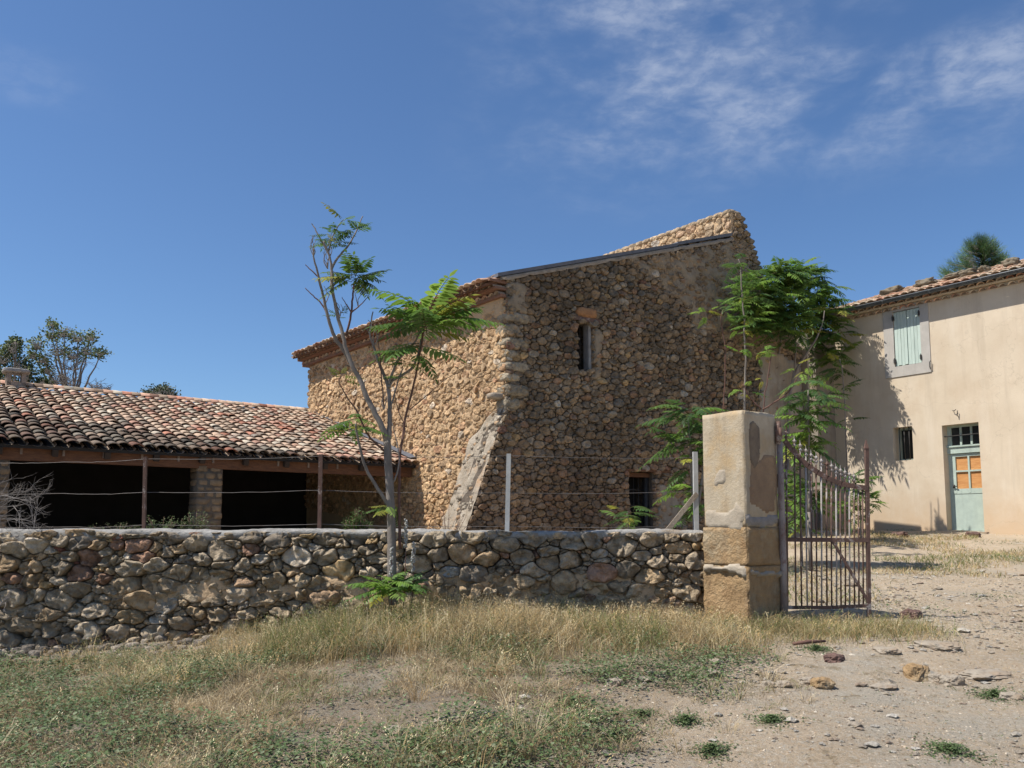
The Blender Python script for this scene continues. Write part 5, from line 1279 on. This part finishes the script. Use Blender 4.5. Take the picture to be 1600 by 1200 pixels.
# ---- far trees
def bgtree(label, base, stems, blobs, Yb, pal, seed, leaf=.09, dens=90, m='leafdull', name='tree', br=.05, grp=None, dead=()):
    r = random.Random(seed); p0 = P(*base, Yb); zg_ = float(gz0(p0.x, p0.y)); o = thing(name, label, 'tree', (p0.x, p0.y, zg_), grp)
    b = MB(); b.tube([Vector((p0.x, p0.y, zg_ - .1)), p0], [br * 2.2, br * 1.8], 8)
    tips = []
    for (x, y, rx, ry) in blobs:
        stem(b, [base, ((base[0] * .55 + x * .45) + r.uniform(-4, 4), base[1] * .55 + y * .45), (x, y)], Yb, br, br * .25, .05, r.uniform(-1, 1), 5)
    for (x, y, rx, ry) in list(blobs) + list(dead):
        for k in range(22):
            q = [(x + r.uniform(-.3, .3) * rx, y + ry * .6), (x + r.uniform(-.6, .6) * rx, y + r.uniform(-.2, .4) * ry), (x + r.uniform(-1, 1) * rx, y + r.uniform(-1, .6) * ry)]
            stem(b, q, Yb + r.uniform(-.8, .8), br * .22, br * .07, .05, None, 4)
    b.build('trunk', M['bark'], o); V = []; Fc = []; C = []
    for (x, y, rx, ry) in blobs:
        for k in range(int(dens / 6)):
            w = r.uniform(0, 6.28); q = math.sqrt(r.random()); cx, cy = x + math.cos(w) * rx * q, y + math.sin(w) * ry * q; Yc = Yb + r.uniform(-1, 1) * rx / 1337 * Yb
            cc = P(cx, cy, Yc); cr = r.uniform(3, 7) / 1337 * Yb * 1.3; sh = r.uniform(.7, 1.3)
            for _ in range(9):
                p = cc + Vector((r.gauss(0, 1), r.gauss(0, 1), r.gauss(0, .8))) * cr * .6; d = Vector((r.uniform(-1, 1), r.uniform(-1, 1), r.uniform(-.6, 1))).normalized()
                c = np.array(r.choice(pal)) * sh * r.uniform(.8, 1.2); L = leaf * r.uniform(.7, 1.4); leaflet(V, Fc, C, p, d, d.orthogonal().normalized(), L, L * .28, tuple(c))
    b = MB(); b.add(V, Fc, np.array(C)); b.build('crown', M[m], o); return o
OL = [(.17, .21, .075), (.13, .17, .065), (.22, .24, .08), (.11, .15, .055)]
bgtree('wide open crowned tree with bare lower twigs rising behind the shed roof', (108, 640), None,
       [(80, 522, 14, 13), (100, 520, 15, 11), (58, 538, 12, 13), (122, 528, 14, 10), (137, 548, 13, 10), (142, 527, 10, 9), (90, 548, 18, 13), (158, 552, 11, 6), (115, 555, 14, 10), (68, 562, 10, 9), (82, 507, 6, 5), (52, 556, 8, 8), (75, 580, 8, 7)], 27, OL, 51, .075, 150, dead=[(110, 560, 46, 30), (95, 585, 30, 26), (110, 590, 26, 22), (150, 600, 20, 14), (85, 590, 16, 20), (165, 606, 14, 8)])
bgtree('leafier green tree behind the chimney at the left edge', (20, 640), None,
       [(20, 545, 14, 10), (5, 560, 14, 14), (30, 570, 16, 14), (45, 585, 12, 14), (12, 590, 18, 14), (40, 605, 14, 10), (25, 535, 6, 6), (-10, 580, 14, 20), (65, 598, 6, 6)], 26, [(.10, .135, .05), (.13, .16, .06), (.08, .105, .04)], 52, .08, 330)
bgtree('small rounded bush top showing over the middle of the shed roof', (250, 650), None, [(245, 613, 12, 9), (258, 612, 12, 10), (234, 617, 9, 6), (268, 616, 6, 7), (250, 625, 18, 8)], 25, [(.09, .11, .06), (.12, .14, .075), (.07, .09, .05)], 53, .06, 300)
r = random.Random(54); pb0 = P(1535, 440, 32); pine = thing('pine_tree', 'green pine top showing above the farmhouse roof', 'tree', (pb0.x, pb0.y, 1.6)); b = MB(); b.tube([Vector((pb0.x, pb0.y, 1.5)), pb0, P(1538, 385, 32)], [.2, .12, .04], 8); V = []; Fc = []; C = []
for k in range(260):
    f = r.random(); yv = 374 + 66 * f; hw = 6 + 52 * min(1, f * 1.3) ** .7; xv = 1536 - 8 * f + r.uniform(-1, 1) * hw; Yv = 32 + r.uniform(-1, 1) * hw / 1337 * 32
    c_ = P(xv, yv, Yv); ax0 = P(1537, yv + 10, 32); d0 = (c_ - ax0).normalized() + UP * .8; b.tube([ax0, c_], [.02, .008], 3)
    sh = r.uniform(.7, 1.3)
    for _ in range(70):
        d = (d0 + Vector((r.gauss(0, 1), r.gauss(0, 1), r.gauss(0, 1))) * .5).normalized(); p = c_ + d0.normalized() * r.uniform(-.35, .15) + Vector((r.gauss(0, 1), r.gauss(0, 1), r.gauss(0, 1))) * .07
        n = len(V); sd = d.orthogonal().normalized() * .009; L = r.uniform(.14, .24); V += [tuple(p - sd), tuple(p + sd), tuple(p + d * L)]; Fc.append((n, n + 1, n + 2)); C += [tuple(np.array((.11, .18, .055)) * sh * r.uniform(.8, 1.2))] * 3
b.build('trunk', M['bark'], pine); b = MB(); b.add(V, Fc, np.array(C)); b.build('crown', M['leafdull'], pine)

# ---- grasses
def blades(X, Y, H, Wd, lean, C, name, label, mt=None, heads=0.0, th=None):
    n = len(X); Z = gzi(X, Y) - .01; th = rng.uniform(0, 2 * math.pi, n) if th is None else th; ph = rng.uniform(0, 2 * math.pi, n)
    lx = np.cos(th) * lean * H; ly = np.sin(th) * lean * H; wx = np.cos(ph) * Wd; wy = np.sin(ph) * Wd
    v = np.zeros((n, 7, 3)); T_ = ((0, 1.0), (.4, .85), (.78, .55))
    for k, (f, w) in enumerate(T_):
        ox = lx * f * f; oy = ly * f * f; oz = H * f * (1 - .25 * np.minimum(lean, 1.6) * f)
        v[:, 2 * k] = np.stack([X + ox - wx * w, Y + oy - wy * w, Z + oz], 1); v[:, 2 * k + 1] = np.stack([X + ox + wx * w, Y + oy + wy * w, Z + oz], 1)
    v[:, 6] = np.stack([X + lx, Y + ly, Z + H * (1 - .3 * np.minimum(lean, 1.6))], 1)
    base = np.arange(n)[:, None] * 7; mb = MB(); cc = np.repeat(C, 7, 0)
    mb.add(v.reshape(-1, 3), np.concatenate([base + np.array([[0, 1, 3, 2]]), base + np.array([[2, 3, 5, 4]])]), cc)
    mb.f.append(base + np.array([[4, 5, 6]]))
    if heads:
        sel = np.where((rng.random(n) < heads) & (H > .16))[0]; tp_ = v[sel, 6]; m = len(sel)
        for q in range(5):
            o = tp_ - np.stack([lx[sel], ly[sel], H[sel]], 1) * (.05 * q); a = rng.normal(0, .012, (m, 3)); d = np.stack([lx[sel], ly[sel], H[sel] * .5], 1); d /= np.linalg.norm(d, axis=1)[:, None]
            s_ = rng.uniform(.010, .02, m)[:, None]; w_ = np.stack([wx[sel], wy[sel], 0 * s_[:, 0]], 1); w_ = w_ / np.linalg.norm(w_, axis=1)[:, None] * .0035
            hv = np.stack([o + a, o + a + d * s_ * .5 + w_, o + a + d * s_, o + a + d * s_ * .5 - w_], 1).reshape(-1, 3)
            mb.add(hv, np.arange(m)[:, None] * 4 + np.array([[0, 1, 2, 3]]), np.repeat(C[sel] * 1.25, 4, 0))
    o = mb.build(name, mt or M['grass'], None, (0, 6, 0), smooth=False); tag(o, label, 'grass', kind='stuff'); return o
def scat(n, x0, x1, y0, y1): return rng.uniform(x0, x1, n), rng.uniform(y0, y1, n)
def edge(Y): return .17 + (Y - 4.55) * .66
STRAW = np.array([(.56, .43, .22), (.62, .50, .29), (.48, .35, .175), (.54, .36, .165), (.44, .36, .23), (.66, .56, .35)])
GRN = np.array([(.15, .19, .06), (.20, .23, .08), (.25, .27, .10)])
def colors(n, g, straw=STRAW, grn=GRN):
    c = np.where((rng.random(n) < g)[:, None], grn[rng.integers(0, len(grn), n)], straw[rng.integers(0, len(straw), n)]); return c * rng.uniform(.7, 1.2, (n, 1))
# tall dry grass at the wall foot
X, Y = scat(145000, -7.6, 2.2, 7.0, 9.12)
px_ = X / Y * 1337 + 800
den = sstep(6.9, 7.9, Y) * (.25 + .75 * sstep(.35, .6, fbm(X, Y, 1.6, 1))) * (.30 + .70 * sstep(200, 430, px_)) * (1 - .8 * sstep(8.0, 8.7, Y) * (px_ < 330))
k = rng.random(len(X)) < den * .62; X, Y, px_ = X[k], Y[k], px_[k]; n = len(X)
H = rng.uniform(.10, .36, n) * (.5 + .9 * fbm(X, Y, 1.1, 4)) * (.7 + .5 * np.exp(-((px_ - 600) / 170) ** 2)) * (.55 + .45 * sstep(300, 450, px_))
gf = sstep(.54, .72, fbm(X, Y, 1.3, 9)) * .55 + .05
H *= 1.25
blades(X, Y, H, rng.uniform(.0012, .0026, n), rng.uniform(.1, 1.1, n), colors(n, gf), 'dry_grass', 'tall straw coloured grass along the foot of the low wall', heads=.35)
# low foreground sward, growing in tufts
def tufts(n, x0, x1, y0, y1, mask, per, rad, hmin, hmax, lean, wd, green, name, label, straw, heads):
    X, Y = scat(n, x0, x1, y0, y1); k = rng.random(n) < mask(X, Y); X, Y = X[k], Y[k]; n = len(X)
    m = rng.integers(per // 2, per + per // 2, n); g = green(X, Y); th_ = rng.uniform(hmin, hmax, n) * rng.uniform(.5, 1.3, n); isg = rng.random(n) < g; tint_ = rng.uniform(.72, 1.2, n); pk = rng.integers(0, len(straw), n)
    I = np.repeat(np.arange(n), m); N_ = len(I); a_ = rng.uniform(0, 6.283, N_); rr_ = rng.random(N_) ** .6 * rad * rng.uniform(.5, 1.4, N_)
    xb, yb = X[I] + np.cos(a_) * rr_, Y[I] + np.sin(a_) * rr_; mix = rng.random(N_) < .35
    c = np.where((isg[I] & ~mix)[:, None], GRN[rng.integers(0, 3, N_)], np.where(mix[:, None], straw[rng.integers(0, len(straw), N_)], straw[pk[I]])) * (tint_[I] * rng.uniform(.85, 1.12, N_))[:, None]
    return blades(xb, yb, th_[I] * rng.uniform(.55, 1.1, N_), rng.uniform(*wd, N_), rng.uniform(lean[0], lean[1], N_), c, name, label, heads=heads, th=a_ + rng.normal(0, .5, N_))
DRY = np.array([(.50, .39, .22), (.42, .31, .18), (.58, .48, .30), (.46, .33, .18), (.36, .28, .18), (.64, .54, .36)])
bde = lambda X, Y: sstep(-.7, .9, edge(Y) - X + 1.3 * (fbm(X, Y, 1.2, 12) - .5))
tufts(15500, -7.4, 2.6, 3.9, 7.9, lambda X, Y: bde(X, Y) * (.10 + .90 * sstep(.42, .58, fbm(X, Y, 1.7, 5))), 15, .045, .035, .18, (.3, 1.8), (.0011, .0023), lambda X, Y: sstep(.5, .7, fbm(X, Y, .9, 3)) * .45 + .04, 'meadow_grass', 'short dry grass and straw tufts covering the left foreground', DRY, .2)
tufts(1300, -7.2, 1.6, 4.2, 8.4, lambda X, Y: bde(X, Y) * sstep(.5, .66, fbm(X, Y, 1.1, 41)), 26, .06, .18, .36, (.2, 1.2), (.0011, .0022), lambda X, Y: X * 0 + .3, 'oat_grass', 'taller clumps of wild oat grass scattered through the foreground', STRAW, .6)
# gate foot tufts and yard patches
X, Y = scat(45000, 1.9, 4.3, 7.4, 9.3)
den = np.exp(-((Y - 8.4 + .05 * (X - 3)) / .4) ** 2) * (.3 + .7 * fbm(X, Y, 3, 2)) * sstep(4.25, 3.7, X)
k = rng.random(len(X)) < den; X, Y = X[k], Y[k]; n = len(X)
blades(X, Y, rng.uniform(.05, .22, n) * (.4 + fbm(X, Y, 3.2, 8)), rng.uniform(.0012, .0026, n), rng.uniform(.2, 1.4, n), colors(n, .35), 'gate_grass', 'mixed green and dry grass tufts around the pillar and gate foot', heads=.2)
X, Y = scat(90000, 3.2, 13.5, 9.3, 21)
m1 = sstep(.50, .66, fbm(X, Y, .75, 21)) + .6 * sstep(20 - .8 * 1, 21.5, Y + (X - 10.5) * 1.35) + .9 * np.exp(-((X - 3.6) / .8) ** 2) * sstep(9.4, 11, Y) * sstep(15, 12, Y)
k = (rng.random(len(X)) < np.clip(m1, 0, 1) * .8) & (Y < 22.3 - (X - 8.65) * 1.35); X, Y = X[k], Y[k]; n = len(X)
blades(X, Y, rng.uniform(.03, .13, n), rng.uniform(.003, .006, n), rng.uniform(.3, 1.5, n), colors(n, sstep(.5, .7, fbm(X, Y, .8, 25)) * .5 + .2), 'yard_grass', 'thin patches of low grass in the yard beyond the gate')
# broadleaf ground cover
def carpet(X, Y, H, s, C, name, label, loc=(0, 6, 0), group=None, kind='stuff', cat='weeds'):
    n = len(X); Z = gzi(X, Y) + H; a = rng.uniform(0, 6.28, n); tl = rng.uniform(-.5, .9, n); d = np.stack([np.cos(a), np.sin(a), tl], 1); d /= np.linalg.norm(d, axis=1)[:, None]
    w = np.stack([-np.sin(a), np.cos(a), rng.uniform(-.3, .3, n)], 1) * .42; p = np.stack([X, Y, Z], 1); s = s[:, None]
    v = np.stack([p, p + d * s * .5 + w * s, p + d * s, p + d * s * .5 - w * s], 1); v[:, 2, 2] -= s[:, 0] * .15
    mb = MB(); mb.add(v.reshape(-1, 3), np.arange(n)[:, None] * 4 + np.array([[0, 1, 2, 3]]), np.repeat(C, 4, 0))
    o = mb.build(name, M['leafdull'], None, loc, smooth=False); tag(o, label, cat, group, kind) if kind else tag(o, label, cat, group); return o
WG = np.array([(.085, .135, .045), (.11, .16, .055), (.07, .11, .04), (.14, .18, .08), (.20, .235, .13)])
X, Y = scat(200000, -7.4, 2.2, 4.0, 8.6)
pxx = X / Y * 1337 + 800
f_ = fbm(X, Y, 1.15, 14) + .05 + .10 * sstep(500, 100, pxx) * sstep(8.6, 7.4, Y) * sstep(5.6, 6.6, Y) + .06 * np.exp(-((X + .4) / .9) ** 2)
m1 = sstep(.56, .62, f_) * sstep(-.6, .3, edge(Y) - X)
m2 = .16 * sstep(.45, .6, fbm(X, Y, 3.4, 17)) * sstep(-.2, .5, edge(Y) - X)
k = rng.random(len(X)) < np.clip(m1 * .75 + m2, 0, 1); X, Y = X[k], Y[k]; n = len(X)
carpet(X, Y, rng.uniform(.0, .16, n) * (.2 + 1.1 * fbm(X, Y, 3, 18)), rng.uniform(.012, .034, n), WG[rng.integers(0, 5, n)] * rng.uniform(.7, 1.2, (n, 1)), 'ground_weeds', 'low green broadleaf weeds creeping through the foreground grass')
# separate green mats on the bare track
mats = [(1207, 1133, 34, 'dark green weed mat in the middle of the bare track'), (1112, 1174, 36, 'green weed mat near the bottom edge, below the middle of the track'), (1553, 1084, 44, 'grey green cushion weed at the right edge of the track'),
        (1486, 1178, 50, 'long flat weed mat at the bottom right corner'), (790, 1176, 60, 'wide weed mat at the bottom centre, where grass meets track'), (1072, 1127, 34, 'small dark weed mat at the grass edge, right of centre'), (1000, 1114, 34, 'loose weed patch on the grass margin'),
        (960, 1148, 46, 'sprawling weed patch just below the loose margin patch'), (655, 1170, 40, 'weed mat among dry grass at the bottom left of centre'), (895, 1098, 44, 'upright leafy weed patch in dry grass below the wall'), (1275, 1017, 34, 'weed patch with a dry stick on it, below the gate')]
for (px, py, w, lab) in mats:
    c0 = G(px, py); sc_ = c0.y / 1337; n = int(w * 26); a = rng.uniform(0, 6.28, n); q = np.abs(rng.normal(0, .62, n)) * (1 + .35 * np.sin(a * 3 + px) + .2 * np.sin(a * 7 + py)); X = c0.x + np.cos(a) * q * w * sc_ * .9; Y = c0.y + np.sin(a) * q * w * sc_ * 1.0
    o = carpet(X, Y, rng.uniform(0, .035, n) * (1.2 - np.minimum(q, 1)), rng.uniform(.009, .021, n), WG[rng.integers(0, 4, n)] * rng.uniform(.7, 1.2, (n, 1)), 'weed_mat', lab, tuple(c0), 'green weed mats on the track', None, 'weed')
# ---- loose stones
def rocks(lst):
    for k, (px, py, w, h, m, lab) in enumerate(lst):
        c0 = G(px, py); s = c0.y / 1337; b = MB(); block(b, (c0.x, c0.y, c0.z + h * s * (.08 if w < 45 else -.08)), (w * s, w * s * .8, h * s), ax3((math.cos(k * 1.7), math.sin(k * 1.7))), k * 4.3, None, .27, 10, 3.4)
        tag(b.build('rock', M[m], None, c0, smooth=False), lab, 'stone', 'loose stones on the ground')
rocks([(990, 985, 34, 30, 'rock', 'pale rounded rock in the grass below the wall, left of the pillar'), (1432, 1054, 40, 34, 'ochre', 'yellowish upright rock on the track below the gate, largest in its cluster'), (1488, 1064, 34, 22, 'rock', 'whitish rock right of the yellowish one on the track'),
       (1461, 1060, 20, 18, 'rock', 'small stone between the yellowish and whitish rocks'), (706, 1130, 52, 22, 'rock', 'flat white stone in dry grass at the bottom, left of centre'), (618, 1146, 36, 16, 'rock', 'low whitish stone left of the flat white stone'), (1425, 970, 34, 22, 'rockred', 'red brown stone in the shadow beside the gate end post'),
       (1460, 1012, 62, 15, 'rock', 'long low ledge of rock across the track below the gate'), (1303, 1034, 34, 18, 'rockred', 'dark reddish stone on the track under the gate'), (1115, 1061, 24, 14, 'rock', 'white pebble sized rock at the grass edge'), (1225, 1078, 28, 14, 'rock', 'pale stone in the stony patch, leftmost of a loose row'),
       (1262, 1072, 26, 14, 'rock', 'pale stone in the stony patch, second of a loose row'), (1200, 1081, 22, 14, 'rock', 'small white stone just left of the loose row'), (1285, 1076, 34, 20, 'ochre', 'tan rock at the right end of the loose row'), (1385, 1020, 40, 12, 'rock', 'flat bedrock slab showing in the track below the gate'),
       (1540, 1050, 70, 16, 'rock', 'broad flat bedrock slab at the right edge'), (960, 1070, 26, 18, 'rock', 'grey rock in the sparse grass right of centre'), (1380, 1072, 40, 12, 'rock', 'low pale slab left of the yellowish rock'), (1520, 838, 20, 12, 'rockred', 'dark stone lying at the farmhouse doorstep'), (735, 965, 26, 20, 'rock', 'pale rock half hidden in grass below the wall'),
       (1580, 1090, 30, 16, 'rock', 'pale rock beside the cushion weed at the right edge'), (1405, 838, 30, 10, 'rockred', 'dark flat stone at the house foot near the barred window')])
c0 = G(1262, 1013); b = MB(); b.tube([c0 + Vector((-.13, 0, .03)), c0 + Vector((0, .01, .045)), c0 + Vector((.17, .03, .05))], [.014, .018, .01], 7); tag(b.build('stick', M['redbark'], None, c0), 'short dark dry stick lying on the weed patch below the gate', 'stick')
n = 26000; X, Y = scat(n, -2.5, 8.5, 3.9, 13.5); w = (X > edge(Y) - 1.2) & (rng.random(n) < .12 + .9 * sstep(.4, .65, fbm(X, Y, 1.5, 30))); X, Y = X[w], Y[w]; Z = gzi(X, Y); b = MB()
tv = np.array([(1, 0, 0), (-1, 0, 0), (0, 1, 0), (0, -1, 0), (0, 0, 1), (0, 0, -1), (.7, .7, .5), (-.7, .6, .5), (-.6, -.7, .45), (.7, -.6, .5)], float)
tf = [(4, 6, 7), (4, 7, 8), (4, 8, 9), (4, 9, 6), (6, 2, 7), (7, 1, 8), (8, 3, 9), (9, 0, 6), (0, 2, 6), (2, 1, 7), (1, 3, 8), (3, 0, 9), (0, 5, 2), (2, 5, 1), (1, 5, 3), (3, 5, 0)]
m = len(X); s = np.exp(rng.normal(-4.85, .65, m)) * (1 + .8 * (rng.random(m) < .06)); s = np.minimum(s, .07); a = rng.uniform(0, 6.28, m); ca, sa = np.cos(a), np.sin(a); q = tv[None] * (1 + rng.uniform(-.25, .25, (m, 10, 3))) * s[:, None, None] * np.array([1.2, .9, .55])
v = np.stack([q[..., 0] * ca[:, None] - q[..., 1] * sa[:, None] + X[:, None], q[..., 0] * sa[:, None] + q[..., 1] * ca[:, None] + Y[:, None], q[..., 2] + Z[:, None] + s[:, None] * .1], -1)
pc = np.array([(.46, .42, .36), (.38, .33, .27), (.52, .49, .44), (.34, .27, .21)])[rng.integers(0, 4, m)] * rng.uniform(.75, 1.15, (m, 1))
b.add(v.reshape(-1, 3), (np.arange(m)[:, None, None] * 10 + np.array(tf)[None]).reshape(-1, 3), np.repeat(pc, 10, 0))
tag(b.build('gravel', M['stone'], None, (0, 6, 0), smooth=False), 'pale gravel and pebbles strewn over the bare track', 'gravel', kind='stuff')

m = 70000; X, Y = scat(m, -2.2, 8.0, 3.9, 12.5); w = (X > edge(Y) - .9) & (rng.random(m) < .15 + .85 * sstep(.38, .62, fbm(X, Y, 2.3, 33))); X, Y = X[w], Y[w]; m = len(X); Z = gzi(X, Y)
s = np.exp(rng.normal(-5.35, .4, m)); q = np.array([(1, 0, 0), (0, 1, 0), (-1, 0, 0), (0, -1, 0), (0, 0, 1), (0, 0, -.5)])[None] * (1 + rng.uniform(-.35, .35, (m, 6, 3))) * s[:, None, None] * np.array([1.3, 1, .8])
a = rng.uniform(0, 6.28, m); ca, sa = np.cos(a), np.sin(a); v = np.stack([q[..., 0] * ca[:, None] - q[..., 1] * sa[:, None] + X[:, None], q[..., 0] * sa[:, None] + q[..., 1] * ca[:, None] + Y[:, None], q[..., 2] + Z[:, None]], -1)
b = MB(); pc = np.array([(.64, .55, .44), (.56, .46, .35), (.70, .63, .53), (.48, .37, .26), (.34, .26, .19)])[rng.integers(0, 5, m)] * rng.uniform(.75, 1.1, (m, 1))
b.add(v.reshape(-1, 3), (np.arange(m)[:, None, None] * 6 + np.array([(0, 1, 4), (1, 2, 4), (2, 3, 4), (3, 0, 4), (1, 0, 5), (2, 1, 5), (3, 2, 5), (0, 3, 5)])[None]).reshape(-1, 3), np.repeat(pc, 6, 0))
tag(b.build('grit', M['stone'], None, (0, 6, 0), smooth=False), 'fine sharp grit covering the surface of the bare track', 'gravel', kind='stuff')
X, Y = scat(26000, -3.5, 8.0, 3.9, 12); k = rng.random(len(X)) < .1 + .9 * sstep(.48, .64, fbm(X, Y, 1.3, 35)); X, Y = X[k], Y[k]; n = len(X)
blades(X, Y, rng.uniform(.012, .05, n), rng.uniform(.0012, .0022, n), rng.uniform(1.2, 3.0, n), colors(n, .12), 'straw_litter', 'short stubble and straw litter scattered over the track')
X, Y = scat(9000, .5, 8, 4.0, 12); k = rng.random(len(X)) < .85 * sstep(.60, .70, fbm(X, Y, 1.7, 37)); X, Y = X[k], Y[k]; n = len(X)
carpet(X, Y, rng.uniform(0, .02, n), rng.uniform(.007, .016, n), WG[rng.integers(0, 4, n)] * rng.uniform(.7, 1.2, (n, 1)), 'track_weeds', 'sparse tiny weeds dotted over the bare track')
X, Y = scat(60000, 3.4, 13.5, 9.3, 21); k = (rng.random(len(X)) < .8 * sstep(.57, .66, fbm(X, Y * 1.6, .9, 39))) & (Y < 22.0 - (X - 8.65) * 1.35); X, Y = X[k], Y[k]; n = len(X)
carpet(X, Y, rng.uniform(0, .06, n), rng.uniform(.014, .035, n), WG[rng.integers(0, 5, n)] * rng.uniform(.7, 1.2, (n, 1)), 'yard_weeds', 'low green weed patches in the yard in front of the farmhouse')
for o in bpy.data.objects:
    if '_w' in o: del o['_w']
